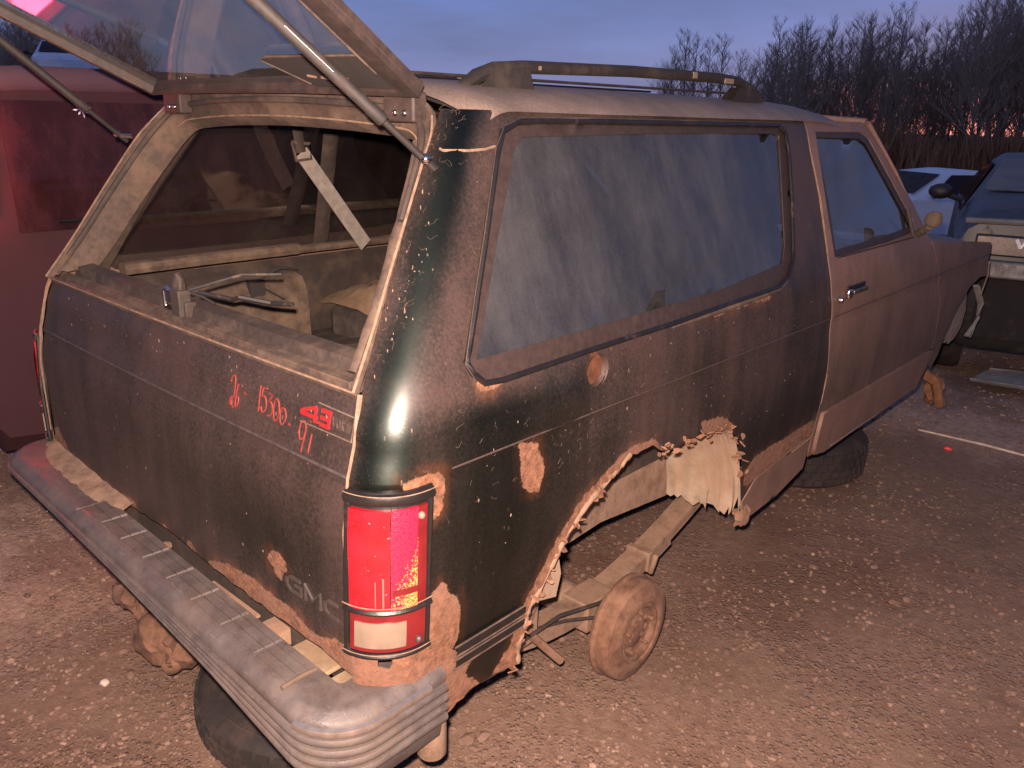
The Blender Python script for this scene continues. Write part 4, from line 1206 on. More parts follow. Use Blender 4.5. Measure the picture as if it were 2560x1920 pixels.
# axle, brake drum, leaf spring
AX = (1.005, .188)
mb = MB(); mb.tube([(-.60, AX[0], AX[1]), (-.3, AX[0], AX[1]), (.3, AX[0], AX[1]), (.60, AX[0], AX[1])], [.046, .046, .052, .056], 18); mb.blob((0, AX[0], AX[1]), (.15, .14, .12), 1, .05, 3)
mb.build('rear_axle', 'dried_mud', car)
for s in (1, -1):
    mb = MB()
    prof_ = [(.045, -.075), (.125, -.072), (.134, -.066), (.140, -.060), (.153, -.055), (.157, -.045), (.150, -.036), (.152, -.02), (.151, .0), (.146, .008), (.132, .012), (.118, .020), (.100, .024), (.094, .022), (.090, .016), (.082, .018), (.076, .014), (.073, .002), (.058, -.002), (.050, .0), (.044, .004), (.030, .006), (.001, .005)]
    mb.lathe([(r, s * h) for r, h in prof_], (s * .672, AX[0] + .01, AX[1]), 'x', 48)
    dr_ = mb.build('brake_drum', 'rusty_drum', car, 35)
    mb = MB()
    for k in range(5):
        a = 2 * pi * k / 5 + .3
        p = Vector((s * .674, AX[0] + .01 + .062 * cos(a), AX[1] + .062 * sin(a)))
        mb.tube([p - Vector((s * .004, 0, 0)), p + Vector((s * .020, 0, 0))], .0058, 7)
    mb.build('wheel_stud', 'rusty_drum', dr_)
    mb = MB()
    for k in range(30):
        a = rg.uniform(0, 2 * pi); r = rg.uniform(.02, .13)
        mb.blob((s * (.676 + .006 * (r > .1)), AX[0] + .01 + r * cos(a), AX[1] + r * sin(a)), rg.uniform(.004, .010), k, .5, 1)
    kind(mb.build('drum_scale', 'rusty_drum', dr_, split=False), 'stuff')
    # leaf spring pack
    mb = MB()
    sp_pts = [(s * .52, .28, .44), (s * .52, .45, .36), (s * .52, .70, .275), (s * .52, .98, .245), (s * .52, 1.25, .285), (s * .52, 1.50, .36), (s * .52, 1.72, .45)]
    sp_pts = densify([Vector(p) for p in sp_pts], 4)
    for lv, (i0, i1) in enumerate(((0, len(sp_pts)), (3, len(sp_pts) - 3), (6, len(sp_pts) - 6))):
        mb.tube([p - Vector((0, 0, .017 * lv)) for p in sp_pts[i0:i1]], (.035, .0085), 4, sq=True, up=(0, 0, 1))
    mb.build('leaf_spring', 'dried_mud', car, 30)
    mb = MB(); q = sp_pts[15]
    mb.box((s * .52 - .044, 1.235, .235), (s * .52 + .044, 1.262, .302)); mb.box((s * .52 - .048, .92, .17), (s * .52 + .048, 1.05, .262))
    mb.tube([(s * .565, 1.25, .23), (s * .58, 1.25, .30)], .010, 7); mb.build('spring_clamp', 'dried_mud', car, bevel=.004)
mb = MB(); mb.tube([(.62, .55, .35), (.60, .75, .33), (.60, .95, .28), (.63, 1.0, .26)], .0055, 6); mb.tube([(.55, .62, .31), (.58, .80, .28), (.61, .93, .245), (.66, .98, .25)], .0045, 6); mb.build('brake_line', 'interior_brown', car)
mb = MB(); mb.box((.44, .40, .30), (.60, .66, .44)); mb.blob((.56, .52, .42), (.09, .14, .07), 5, .35, 3); mb.build('spring_hanger', 'dried_mud', car, bevel=.01)
mb = MB(); mb.tube([(.52, .30, .43), (.545, .30, .30)], .02, 8); mb.tube([(.60, .62, .34), (.63, .72, .22)], .012, 7); mb.build('shackle', 'rusty_drum', car)
# short rusty tube under the corner
mb = MB(); mb.lathe([(.030, .0), (.031, -.11), (.028, -.115), (.024, -.112), (.023, -.02)], (.735, .165, .465), 'z', 20); mb.build('tube_stub', 'dried_mud', car)
panel('sill_remnant', Q((.10, .49), (.13, .565), (.2, .565), (.30, .54), (.40, .535), (.385, .50), (.40, .452), (.26, .468), (.17, .44), (.12, .425)), [], wsurf(-.006), .015, 'green_paint', car, (), .004, (Q((.05, .42), (.08, .60), (.2, .585), (.19, .53), (.24, .48), (.22, .42)),), None, .005, (lambda p: True,))
# cast lugs hanging below the middle of the bumper
mb = MB(); mb.blob((-.29, .06, .17), (.085, .055, .055), 14, .45, 3, 1.6); mb.blob((-.20, .09, .17), (.06, .05, .05), 17, .4, 3)
mb.tube([(-.30, .08, .22), (-.26, .16, .40)], .03, 8); mb.lathe([(.045, -.015), (.048, .0), (.045, .015), (.028, .013), (.026, -.01)], (-.215, .055, .145), 'y', 20)
mb.build('spring_shackle_casting', 'rusty_drum', car)
mb = MB(); mb.blob((-.50, .08, .20), (.085, .04, .035), 24, .5, 3); mb.blob((-.43, .09, .18), (.045, .03, .055), 26, .5, 3); mb.tube([(-.47, .10, .2), (-.42, .2, .42)], .02, 7); mb.tube([(-.41, .065, .23), (-.405, .06, .14)], .003, 5); mb.build('shackle_plate', 'rusty_drum', car)

# ---- roof
def roof_pt(x, y):
    ax = min(1.0, abs(x) / .600)
    z = 1.672 - .022 * ax ** 2 - .050 * ax ** 9
    if y > 1.9: z -= .085 * ((y - 1.9) / .62) ** 2 * 1.0
    if y < .46: z -= .022 * ((.46 - y) / .09) ** 2
    z += .0015 * mn.noise(Vector((x * 4, y * 4, 3)))
    e = min(max(abs(x) - .530, 0.0), .0599)
    off = (.060 - math.sqrt(.0036 - e * e)) * max(0.0, 1 - (y - .372) / .25)
    return Vector((x, y + off + (.012 * (abs(x) / .6) ** 3 if y < .5 else 0), z))
xr = [-.600, -.592, -.58, -.56, -.53, -.48, -.42, -.3, -.15, 0, .15, .3, .42, .48, .53, .56, .58, .592, .600]
yr = [.372, .385, .40, .42, .45, .5] + [.6 + .12 * k for k in range(16)] + [2.45, 2.50]
me_o = MB().loft([[roof_pt(x, y) for x in xr] for y in yr]).build('roof', 'dusty_roof_paint', car, 60)
# roof rack: two side rails on cast feet
for s in (1, -1):
    rl = bpy.data.objects.new('roof_rail', None); COL.objects.link(rl); rl.parent = car; rl.empty_display_size = .05
    x = s * .47
    mb = MB()
    pts = [(x, .49, 1.642), (x, .54, 1.668), (x, .595, 1.686), (x, .68, 1.694), (x, 1.10, 1.707), (x, 1.55, 1.712), (x, 1.66, 1.708), (x, 1.74, 1.690), (x, 1.82, 1.655)]
    mb.tube(pts, [(.016, .010), (.018, .016), (.018, .015)] + [(.015, .0145)] * 3 + [(.017, .014), (.018, .016), (.016, .010)], 10, up=(0, 0, 1)); mb.build('rail_bar', 'strut_black', rl)
    for y0, y1 in ((.53, .70), (1.60, 1.78)):
        mb = MB(); mb.loft([[(x - .022, y0, 1.645), (x - .022, y1, 1.645)], [(x - .016, y0 + .05, 1.690), (x - .016, y1 - .01, 1.694)], [(x + .016, y0 + .05, 1.690), (x + .016, y1 - .01, 1.694)], [(x + .022, y0, 1.645), (x + .022, y1, 1.645)]]); mb.build('rail_foot', 'strut_black', rl, 30, bevel=.005)
    mb = MB(); mb.tube([(x + .012, .725, 1.694), (x + .0165, .725, 1.694)], .005, 8); mb.box((x + .012, 1.38, 1.704), (x + .0165, 1.40, 1.720)); mb.box((x + .013, 1.56, 1.698), (x + .0175, 1.61, 1.712)); mb.build('rail_clip', 'clear_lens', rl)
mb = MB()
mb.tube([(-.30, .45, 1.676), (-.30, 1.9, 1.683)], (.012, .004), 6, up=(0, 0, 1)); mb.tube([(.0, .45, 1.679), (.0, 1.9, 1.686)], (.012, .004), 6, up=(0, 0, 1)); mb.tube([(.30, .45, 1.676), (.30, 1.9, 1.683)], (.012, .004), 6, up=(0, 0, 1))
mb.build('roof_slat', 'dusty_trim_dark', car)

# ---- windscreen, bonnet, front wings
def P3(a): return Vector(a)
ws = [[(-.60, 2.46, 1.590), (0, 2.42, 1.625), (.60, 2.46, 1.590)], [(-.66, 2.68, 1.37), (0, 2.62, 1.39), (.66, 2.68, 1.37)], [(-.73, 2.90, 1.145), (0, 2.82, 1.16), (.73, 2.90, 1.145)]]
MB().loft(ws).build('windscreen', 'side_glass', car, 60)
mb = MB()
for s in (1, -1):
    mb.tube([(s * .590, 2.44, 1.598), (s * .655, 2.62, 1.42), (s * .725, 2.88, 1.155)], (.022, .012), 8)
mb.tube([(-.59, 2.44, 1.600), (0, 2.41, 1.632), (.59, 2.44, 1.600)], .016, 8)
mb.build('windscreen_pillar', 'green_paint_dusty', car)
rows = []
for y, z in ((2.86, 1.15), (3.1, 1.135), (3.5, 1.11), (3.80, 1.085)):
    rows.append([(x, y, z - .035 * (abs(x) / .72) ** 4) for x in (-.73, -.6, -.4, 0, .4, .6, .73)])
MB().loft(rows).build('bonnet', 'dusty_roof_paint', car, 60)
f_out = [(uy(y, z), z) for y, z in ((2.885, 1.152), (3.2, 1.12), (3.5, 1.095), (3.815, 1.062), (3.822, .98), (3.828, .90), (3.70, .905), (3.55, .88), (3.40, .80), (3.30, .70), (3.27, .60), (3.20, .54), (3.125, .60), (3.133, .70), (3.092, .858), (3.0, 1.0))]
for mir in (False, True):
    panel('front_wing', f_out, [], surf, .05, 'green_paint_dusty', car, (.983, .995), .004, (), None, 0, (), mir)
mb = MB(); mb.tube([surf(uy(3.822, .97), .97, .004), surf(uy(3.83, .90), .90, .004), (.785, 3.80, .80)], .004, 6); mb.build('wing_edge', 'tan_edge', car)
mb = MB()
for s in (1, -1):
    mb.prism([(.93, .62)] * 0 + [(3.97 + .20 * cos(2 * pi * k / 26) * (1 + .06 * sin(5 * k)), .645 + .145 * sin(2 * pi * k / 26) * (1 + .08 * sin(3 * k))) for k in range(26)], lambda a, b, d: (s * (.62 + d), a, b), 0, .03)
mb.build('brake_backplate', 'pale_mud', car)
mb = MB(); mb.tube([(.70, 4.07, .80), (.715, 4.16, .70), (.715, 4.18, .62), (.70, 4.10, .52)], (.02, .010), 6); mb.build('splash_strip', 'chrome_grey', car)
mb = MB(); mb.box((-.60, 3.75, .42), (.60, 3.80, .90)); mb.box((-.70, 2.95, .45), (.70, 3.0, 1.10)); mb.box((-.5, 3.0, .5), (.5, 3.78, .95)); mb.build('engine_bay', 'interior_dark', car)
mb = MB(); mb.tube([(.45, 3.85, .40), (.62, 3.95, .28), (.66, 4.0, .14)], .03, 8); mb.blob((.60, 4.05, .20), (.05, .05, .08), 6, .5, 3); mb.build('ball_joint_arm', 'orange_rust', car)

# ---- raised rear glass (hinged at the roof)
TH = radians(28)
HY, HZ = .335, 1.640
hx = Vector((0, -cos(TH), sin(TH))); hn = Vector((0, sin(TH), cos(TH)))
def hp(x, s, d=0.0): return Vector((x, HY, HZ)) + hx * s + hn * (d - .05 * ((x / .65) ** 2) * 0.25)
hatch = bpy.data.objects.new('rear_hatch', None); COL.objects.link(hatch); hatch.parent = car; hatch.empty_display_size = .05
HL = .60
def hw(s): return .535 + .135 * s / HL
def hloop(inset, s0, s1, d):
    pts = []
    il = inset * .5     # the far member shows only its thin inner flange
    for k in range(9): pts.append(hp(-hw(s0) + il + (2 * hw(s0) - inset - il) * k / 8, s0, d))
    for k in range(1, 9): pts.append(hp(hw(s0 + (s1 - s0) * k / 8) - inset, s0 + (s1 - s0) * k / 8, d))
    for k in range(1, 9): pts.append(hp(hw(s1) - inset - (2 * hw(s1) - inset - il) * k / 8, s1, d))
    for k in range(1, 8): pts.append(hp(-hw(s1 + (s0 - s1) * k / 8) + il, s1 + (s0 - s1) * k / 8, d))
    return pts
L0 = hloop(0, 0, HL, .012); L1 = hloop(0, 0, HL, -.014); L2 = hloop(.050, .014, HL - .05, -.014); L3 = hloop(.052, .016, HL - .052, .012)
Lm = hloop(.020, .006, HL - .02, -.018)
mb = MB(); mb.loft([L0, L1, Lm, L2, L3, L0], True); mb.build('hatch_frame', 'hatch_rubber', hatch, 35)
mb = MB(); lp = hloop(.052, .016, HL - .052, -.016); mb.tube(lp[9:] + [lp[0]], .0022, 6, caps=False); lp = hloop(.002, .002, HL - .002, -.002); mb.tube(lp + [lp[0]], .0022, 6, caps=False); mb.build('frame_edge', 'dusty_trim', hatch, split=False)
rows = [[hp(-hw(s) + .018 + (2 * hw(s) - .063) * k / 12, s, .002) for k in range(13)] for s in [.010 + (HL - .055) * j / 10 for j in range(11)]]
MB().loft(rows).build('hatch_glass', 'hatch_glass', hatch, 60)
# stiffener plate in the right hinge corner
mb = MB(); poly = [(.485, .018), (.518, .132), (.20, .130), (.165, .120), (.235, .020)]
mb.prism(poly, lambda a, b, d: hp(a, b, d), -.010, -.003); mb.build('hinge_cover', 'interior_dark', hatch, bevel=.003)
mb = MB(); mb.tube([hp(a, b, -.009) for a, b in ((.51, .131), (.20, .130), (.165, .120), (.225, .030))], .0024, 5); mb.build('cover_edge', 'dusty_trim', hatch)
mb = MB()
for (a, b) in ((.26, .066), (.30, .060), (.34, .066), (.36, .062)):
    mb.tube([hp(a, b, -.012), hp(a + .022, b - .006, -.012)], .0025, 5)
mb.build('cover_slot', 'tan_edge', hatch)
for x in (-.46, .46):
    mb = MB(); mb.box((x - .045, .335, 1.575), (x + .045, .372, 1.632)); mb.tube([(x - .05, .345, 1.640), (x + .05, .345, 1.640)], .016, 10)
    hg = mb.build('hatch_hinge', 'hatch_rubber', car, bevel=.005)
    mb = MB()
    for dx in (-.014, .014): mb.blob((x + dx + .01, .332, 1.592), .0062, 1, 0, 2)
    mb.build('hinge_screw', 'bright_metal', hg)
for s in (1, -1):
    b0 = Vector((s * .622, .262, 1.512)); b1 = hp(s * .55, .56, -.035)
    d = b1 - b0; L = d.length; dn = d.normalized()
    st = bpy.data.objects.new('gas_strut', None); COL.objects.link(st); st.parent = car; st.empty_display_size = .05
    mb = MB(); mb.tube([b0, b0 + dn * L * .20], .0062, 10); mb.build('strut_rod', 'strut_black', st)
    mb = MB(); mb.tube([b0 + dn * L * .19, b0 + dn * L * .195, b0 + dn * L * .245, b0 + dn * L * .25, b0 + dn * L * .97], [.009, .0118, .0118, .0105, .0105], 14); mb.build('strut_cylinder', 'strut_black', st)
    sd = (dn.cross(Fv)).normalized()
    mb = MB(); mb.tube([b0 + dn * L * .385 + Vector((s * .005, -.0075, .004)), b0 + dn * L * .56 + Vector((s * .005, -.0075, .004))], .0042, 8); mb.build('strut_label', 'white_sticker', st)
    mb = MB(); mb.blob(b0 + Vector((s * .006, -.006, .004)), (.010, .010, .010), 1, 0, 2); mb.tube([b0, b0 - Vector((s * .03, -.02, 0))], .006, 8); mb.build('ball_stud', 'bright_metal', st)
    mb = MB(); mb.tube([b0 - dn * .004, b0 - dn * .022], .007, 8); mb.build('strut_end', 'strut_black', st)

# ---- inside
mb = MB()
for s in (1, -1):
    mb.loft([[(s * .70, .14, 1.09), (s * .70, .9, 1.09), (s * .70, 1.85, 1.09)], [(s * .60, .14, 1.13), (s * .60, .9, 1.13), (s * .60, 1.85, 1.13)], [(s * .575, .14, 1.10), (s * .575, .9, 1.10), (s * .575, 1.85, 1.10)], [(s * .56, .14, .62), (s * .56, .9, .62), (s * .56, 1.85, .62)]])
mb.build('side_trim', 'interior_brown', car, 30)
mb = MB(); mb.tube([(-.615, .22, 1.150), (-.615, .5, 1.152), (-.615, .80, 1.152)], (.024, .020), 8, up=(0, 0, 1)); mb.tube([(-.61, .80, 1.150), (-.61, 1.8, 1.15)], (.02, .014), 8, up=(0, 0, 1)); mb.build('armrest_ledge', 'interior_tan', car)
mb = MB(); rows = []
for x, z0, z1 in ((-.575, .70, 1.085), (-.53, .70, 1.075), (-.50, .70, 1.03), (-.49, .70, .75)):
    rows.append([Vector((x + .012 * mn.noise(Vector((y * 9, z1 * 9, 0))), y, z1 + .012 * mn.noise(Vector((y * 7, x * 9, 2))))) for y in [.26 + .045 * k for k in range(12)]])
mb.loft(rows); mb.build('wheelhouse_trim', 'interior_tan', car, 60)
mb = MB(); mb.box((-.525, .55, 1.04), (-.50, .60, 1.09)); mb.tube([(-.51, .60, 1.10), (-.50, .66, 1.12), (-.50, .72, 1.11)], .005, 6); mb.tube([(-.50, .60, 1.06), (-.49, .66, 1.02)], .004, 6); mb.box((-.49, .32, .99), (-.482, .40, 1.06)); mb.build('trim_fastener', 'interior_dark', car)
# right-hand trim, torn, showing through the side window
mb = MB(); poly = [(.30, 1.06), (.34, 1.16), (.48, 1.185), (.54, 1.235), (.66, 1.24), (.72, 1.215), (.80, 1.235), (.93, 1.19), (.92, 1.06), (.6, 1.03)]
mb.prism([(a, b) for a, b in poly], lambda a, b, d: (.60 + d + .02 * mn.noise(Vector((a * 6, b * 6, 0))), a, b), 0, .02); mb.build('torn_trim', 'pale_mud', car)
mb = MB(); mb.box((-.56, .14, .86), (.56, 1.15, .88)); mb.build('cargo_floor', 'interior_brown', car)
mb = MB()
for k, x in enumerate((-.42, -.28, -.14, 0, .14, .28, .42)):
    mb.tube([(x, .16, .881), (x, .83, .881)], (.02, .006), 6, up=(0, 0, 1))
mb.build('floor_rib', 'interior_brown', car)
mb = MB(); mb.box((-.52, .84, .81), (.52, 1.64, .975)); mb.build('rear_seat', 'seat_cloth', car, bevel=.03)
for sx in (-.34, .34):
    fs = bpy.data.objects.new('front_seat', None); COL.objects.link(fs); fs.parent = car; fs.empty_display_size = .05
    mb = MB(); mb.loft([[(sx - .22, 1.95, .86), (sx + .22, 1.95, .86)], [(sx - .23, 1.82, 1.2), (sx + .23, 1.82, 1.2)], [(sx - .19, 1.77, 1.32), (sx + .19, 1.77, 1.32)], [(sx - .19, 1.85, 1.33), (sx + .19, 1.85, 1.33)], [(sx - .23, 1.94, 1.2), (sx + .23, 1.94, 1.2)], [(sx - .22, 2.07, .86), (sx + .22, 2.07, .86)]]); mb.build('backrest', 'seat_cloth', fs, 50, bevel=.02)
    mb = MB(); mb.box((sx - .23, 1.95, .74), (sx + .23, 2.45, .88)); mb.build('seat', 'seat_cloth', fs, bevel=.03)
    mb = MB(); mb.box((sx - .12, 1.77, 1.36), (sx + .12, 1.85, 1.50)); mb.build('headrest', 'seat_cloth', fs, bevel=.03)
mb = MB(); mb.box((-.68, 2.70, .85), (.68, 2.92, 1.12)); mb.build('dashboard', 'interior_dark', car, bevel=.03)
mb = MB(); lpw = [(-.34 + .18 * cos(2 * pi * k / 24), 2.56 + .05 * sin(2 * pi * k / 24), 1.10 + .17 * sin(2 * pi * k / 24)) for k in range(25)]; mb.tube(lpw, .014, 6, caps=False); mb.build('steering_wheel', 'interior_dark', car)
for s, a in ((-1, ((-.50, .743, 1.56), (-.50, .756, 1.468), (-.50, .994, 1.16))), (1, ((.53, .92, 1.56), (.53, .955, 1.466), (.53, 1.15, 1.08)))):
    sb = bpy.data.objects.new('seat_belt', None); COL.objects.link(sb); sb.parent = car; sb.empty_display_size = .05
    mb = MB(); mb.tube(a[1:], (.025, .0015), 4, sq=True, up=(1, 0, 0)); mb.build('belt_strap', 'webbing', sb)
    mb = MB(); mb.tube([Vector(a[0]), Vector(a[1])], (.018, .008), 6, up=(1, 0, 0)); mb.build('belt_pillar_strap', 'interior_brown', sb)
    p = Vector(a[1]); mb = MB(); mb.tube([p + Vector((0, -.03, .03)), p + Vector((0, .03, .025)), p + Vector((0, .035, -.02)), p + Vector((0, -.02, -.025)), p + Vector((0, -.03, .03))], .006, 6, caps=False); mb.build('belt_guide', 'interior_tan', sb)
# inner pillars and roof lining
mb = MB()
for s in (1, -1):
    mb.tube([(s * .56, .92, 1.56), (s * .66, .92, 1.14)], (.03, .012), 6, up=(1, 0, 0))
    mb.tube([(s * .575, .36, 1.52), (s * .66, .15, 1.16)], (.05, .010), 6, up=(1, 0, 0))
    mb.tube([(s * .56, 1.80, 1.57), (s * .74, 1.78, 1.1)], (.05, .016), 6, up=(1, 0, 0))
mb.build('pillar_trim', 'interior_brown', car)
MB().loft([[(x, y, roof_pt(x, y).z - .022) for x in (-.56, -.4, 0, .4, .56)] for y in (.41, .8, 1.4, 2.0, 2.42)]).build('roof_lining', 'interior_brown', car, 60)
# mesh of the cargo guard at the seat back
mb = MB()
for k in range(5):
    mb.tube([(-.10 + .05 * k, .836, .87), (-.10 + .05 * k, .836, .965)], .0015, 4)
mb.build('seat_piping', 'tan_edge', car)

# heap of cloth and a loose board in the load space
t = thing('crumpled_cloth', 'crumpled brown cloth heaped on the folded rear seat of the wreck', 'cloth', (-.30, .98, .968))
rows = []
for j in range(13):
    row = []
    for i in range(19):
        x = -.26 + .52 * i / 18; y = -.16 + .30 * j / 12
        e = max(0, 1 - (x / .27) ** 4) * max(0, 1 - (y / .17) ** 4)
        h = e * (.07 + .05 * mn.noise(Vector((x * 9, y * 9, 4))) + .03 * mn.noise(Vector((x * 20, y * 20, 8)))) + .008
        row.append((x, y, h))
    rows.append(row)
MB().loft(rows).build('cloth_sheet', 'cloth_tan', t, 70)
def crumple(name, label, cat, loc, sx, sy, h, mat, seed):
    t = thing(name, label, cat, loc)
    rows = []
    for j in range(15):
        row = []
        for i in range(15):
            x = -sx + 2 * sx * i / 14; y = -sy + 2 * sy * j / 14
            e = max(0, 1 - abs(x / sx) ** 4) * max(0, 1 - abs(y / sy) ** 4)
            q = Vector((x * 11, y * 11, seed))
            row.append((x + .03 * mn.noise(q * 1.7), y + .03 * mn.noise(q * 1.3 + Vector((9, 0, 0))), e * h * (.7 + .7 * abs(mn.noise(q)) + .4 * abs(mn.noise(q * 2.4))) + .006))
        rows.append(row)
    MB().loft(rows).build('fabric', mat, t, 70)
crumple('torn_carpet', 'torn dusty carpet bunched on the cargo floor behind the latch', 'carpet', (-.33, .40, .882), .15, .13, .085, 'interior_brown', 3.0)
crumple('dirty_rag', 'dirty dark rag lying on the right side of the cargo floor', 'rag', (.22, .52, .882), .16, .11, .06, 'seat_cloth', 6.0)
t = thing('hose_coil', 'short loop of black hose lying on the folded rear seat', 'hose', (.02, .98, .985))
mb = MB(); mb.tube([(.12 * cos(a) * (1 + .05 * a), .09 * sin(a) * (1 + .05 * a), .006 * a / 2) for a in [k * .35 for k in range(30)]], .009, 7); mb.build('hose', 'wire_black', t)
t = thing('loose_board', 'short dark board lying on the cargo floor behind the tailgate', 'board', (-.34, .62, .886))
b = MB().box((-.035, -.24, 0), (.035, .24, .018)).build('board', 'interior_brown', t, bevel=.003)
b.rotation_euler = (0.06, 0, -.5)

# ================================================================== things under and round the wreck
def tyre(label, loc, R, W, group=None, tilt=(0, 0, 0)):
    t = thing('old_tyre', label, 'tyre', loc, group)
    t.rotation_euler = tilt
    mb = MB()
    h = W / 2
    prof = [(R * .56, h * .62), (R * .60, h * .86), (R * .70, h * 1.02), (R * .84, h * 1.03), (R * .93, h * .90), (R * .985, h * .70), (R, h * .35), (R, -h * .35), (R * .985, -h * .70), (R * .93, -h * .90), (R * .84, -h * 1.03), (R * .70, -h * 1.02), (R * .60, -h * .86), (R * .56, -h * .62), (R * .56, h * .62)]
    mb.lathe([(r, z) for r, z in prof], (0, 0, h * 1.03), 'z', 64)
    mb.build('carcass', 'tyre_rubber', t, 50)
    mb = MB()
    n = 46
    for k in range(n):
        for zz, off in ((.55, 0), (.18, .5), (-.18, 0), (-.55, .5)):
            a = 2 * pi * (k + off) / n
            c = Vector((cos(a), sin(a), 0)); s = Vector((-sin(a), cos(a), 0))
            r0 = R * (.990 if abs(zz) > .4 else 1.0)
            p = c * r0 + Vector((0, 0, h * 1.03 + zz * h))
            q = [p + s * sx * .017 + Vector((0, 0, sz * h * .14)) + c * d for d in (-.004, .007) for sx, sz in ((-1, -1), (1, -1), (1, 1), (-1, 1))]
            mb.add(q, [(0, 3, 2, 1), (4, 5, 6, 7), (0, 1, 5, 4), (1, 2, 6, 5), (2, 3, 7, 6), (3, 0, 4, 7)])
    kind(mb.build('tread_block', 'tyre_rubber', t, 20, split=False), 'stuff')
    mb = MB()
    mb.lathe([(R * .575, h * 1.5), (R * .58, h * 1.6), (R * .54, h * 1.62), (R * .50, h * 1.45), (R * .47, h * .9), (R * .30, h * .75), (R * .16, h * .78), (R * .12, h * .7)], (0, 0, 0), 'z', 40)
    mb.build('wheel_rim', 'wheel_steel', t, 35)
    mb = MB(); mb.tube([(R * .885 * cos(a), R * .885 * sin(a), h * 2.035) for a in [radians(k) for k in range(150, 330, 6)]], .0022, 5)
    mb.tube([(R * .60 * cos(a), R * .60 * sin(a), h * 1.915) for a in [radians(k) for k in range(150, 300, 6)]], .003, 5)
    mb.build('sidewall_ring', 'dusty_trim_dark', t)
    return t
tyre('worn black tyre lying flat under the rear bumper of the wreck', (.06, .385, -.03), .36, .125)
tyre('worn black tyre lying flat under the door of the wreck', (.27, 2.95, -.005), .345, .21)

# marks on the yard to the right
t = thing('thin_stick', 'long thin pale stick lying on the gravel in front of the wreck', 'stick', (.63, 3.845, .02))
mb = MB(); mb.tube([(-.02, 0, .004), (.3, -.004, .012), (.62, -.008, .008), (.9, -.014, .006)], [.005, .007, .006, .004], 6); mb.build('stick', 'pale_stick', t)
t = thing('sheet_metal_panel', 'bent grey sheet metal panel lying on the ground beside the dark car', 'scrap panel', (.86, 5.35, gz(0, 5.35) + .03))
mb = MB(); mb.loft([[(-.34, -.10, .01), (0, -.18, .05), (.5, -.30, .06)], [(-.30, .10, .05), (0, .12, .10), (.5, .10, .12)], [(-.16, .42, .01), (.1, .46, .02), (.5, .5, .03)]]); mb.build('panel', 'grey_sheet_metal', t, 20, solid=.006)
mb = MB(); mb.tube([(-.34, -.10, .02), (0, -.18, .06), (.5, -.30, .07)], .012, 6); mb.tube([(-.28, .12, .06), (.5, .12, .13)], .010, 6); mb.build('folded_rim', 'chrome_grey', t)
t = thing('red_fragment', 'small red plastic fragment on the gravel beside the thin stick', 'fragment', (.80, 3.70, .012))
MB().blob((0, 0, 0), (.022, .014, .012), 3, .4).build('fragment', 'red_plastic', t)

# ---- other vehicles
def car_body(t, st, mat, bevel=.03):
    """lofted body from stations (y, half width low, z low, half width belt, z belt, half width top, z top)"""
    rows = []
    for y, wl, zl, wb, zb, wt_, zt in st:
        h = [(wl * .9, zl), (wl, zl + .08), (wb, (zl + zb) * .5 + .05), (wb * .985, zb - .02), (wt_ + (wb - wt_) * .93, zb + (zt - zb) * .06), (wt_ + .02, zt - .05 if zt - zb > .1 else zt - .01), (wt_ * .93, zt), (wt_ * .5, zt + .012)]
        rows.append([(-x, y, z) for x, z in h] + [(x, y, z) for x, z in reversed(h)])
    mb = MB(); mb.loft(rows, True)
    n = len(rows[0]); mb.f.append(tuple(range(n))); mb.f.append(tuple((len(rows) - 1) * n + k for k in range(n)))
    return mb.build('body', mat, t, 40)
def quad(t, name, mat, pts, off=(0, 0, 0), sub=1):
    o = Vector(off); p = [Vector(q) + o for q in pts]
    rows = [[lerpv(lerpv(p[0], p[1], i / 4), lerpv(p[3], p[2], i / 4), j / 4) for i in range(5)] for j in range(5)]
    return MB().loft(rows).build(name, mat, t, 60, solid=.006)
def wheel(t, x, y, R=.32, W=.2):
    w = bpy.data.objects.new('wheel', None); COL.objects.link(w); w.parent = t; w.empty_display_size = .05
    mb = MB(); mb.lathe([(R * .6, -W / 2), (R * .95, -W / 2), (R, -W / 3), (R, W / 3), (R * .95, W / 2), (R * .6, W / 2)], (x, y, R), 'x', 32); mb.build('tyre', 'tyre_rubber', w)
    mb = MB(); mb.lathe([(R * .62, -W * .45), (R * .5, -W * .3), (.02, -W * .3)], (x, y, R), 'x', 24); mb.lathe([(R * .62, W * .45), (R * .5, W * .3), (.02, W * .3)], (x, y, R), 'x', 24); mb.build('rim', 'gunmetal', w)

# dark maroon off-road car on the left, its brake lamps lit just outside the frame
suv = thing('maroon_suv', 'dark maroon off-road car with a compass sticker, parked close to the left of the wreck', 'car', (-2.36, .06, 0))
SW = .90
st = [(0.0, .86, .40, .88, 1.10, .80, 1.62), (.04, .88, .34, .90, 1.10, .79, 1.675), (.25, .90, .32, .91, 1.10, .775, 1.705), (1.2, .90, .30, .91, 1.10, .76, 1.72), (2.5, .90, .30, .91, 1.10, .76, 1.71), (2.9, .90, .30, .91, 1.08, .74, 1.70), (3.5, .90, .30, .90, 1.06, .80, 1.12), (4.4, .88, .32, .88, 1.0, .76, 1.04), (4.6, .82, .38, .84, .92, .70, .96)]
car_body(suv, st, 'maroon_paint')
quad(suv, 'side_window', 'dark_glass', [(.908, .17, 1.16), (.908, 1.18, 1.16), (.806, 1.18, 1.60), (.812, .19, 1.60)], (.010, 0, 0))
quad(suv, 'side_window', 'dark_glass', [(.905, 1.25, 1.20), (.905, 2.15, 1.20), (.806, 2.15, 1.60), (.808, 1.25, 1.60)], (.012, 0, 0))
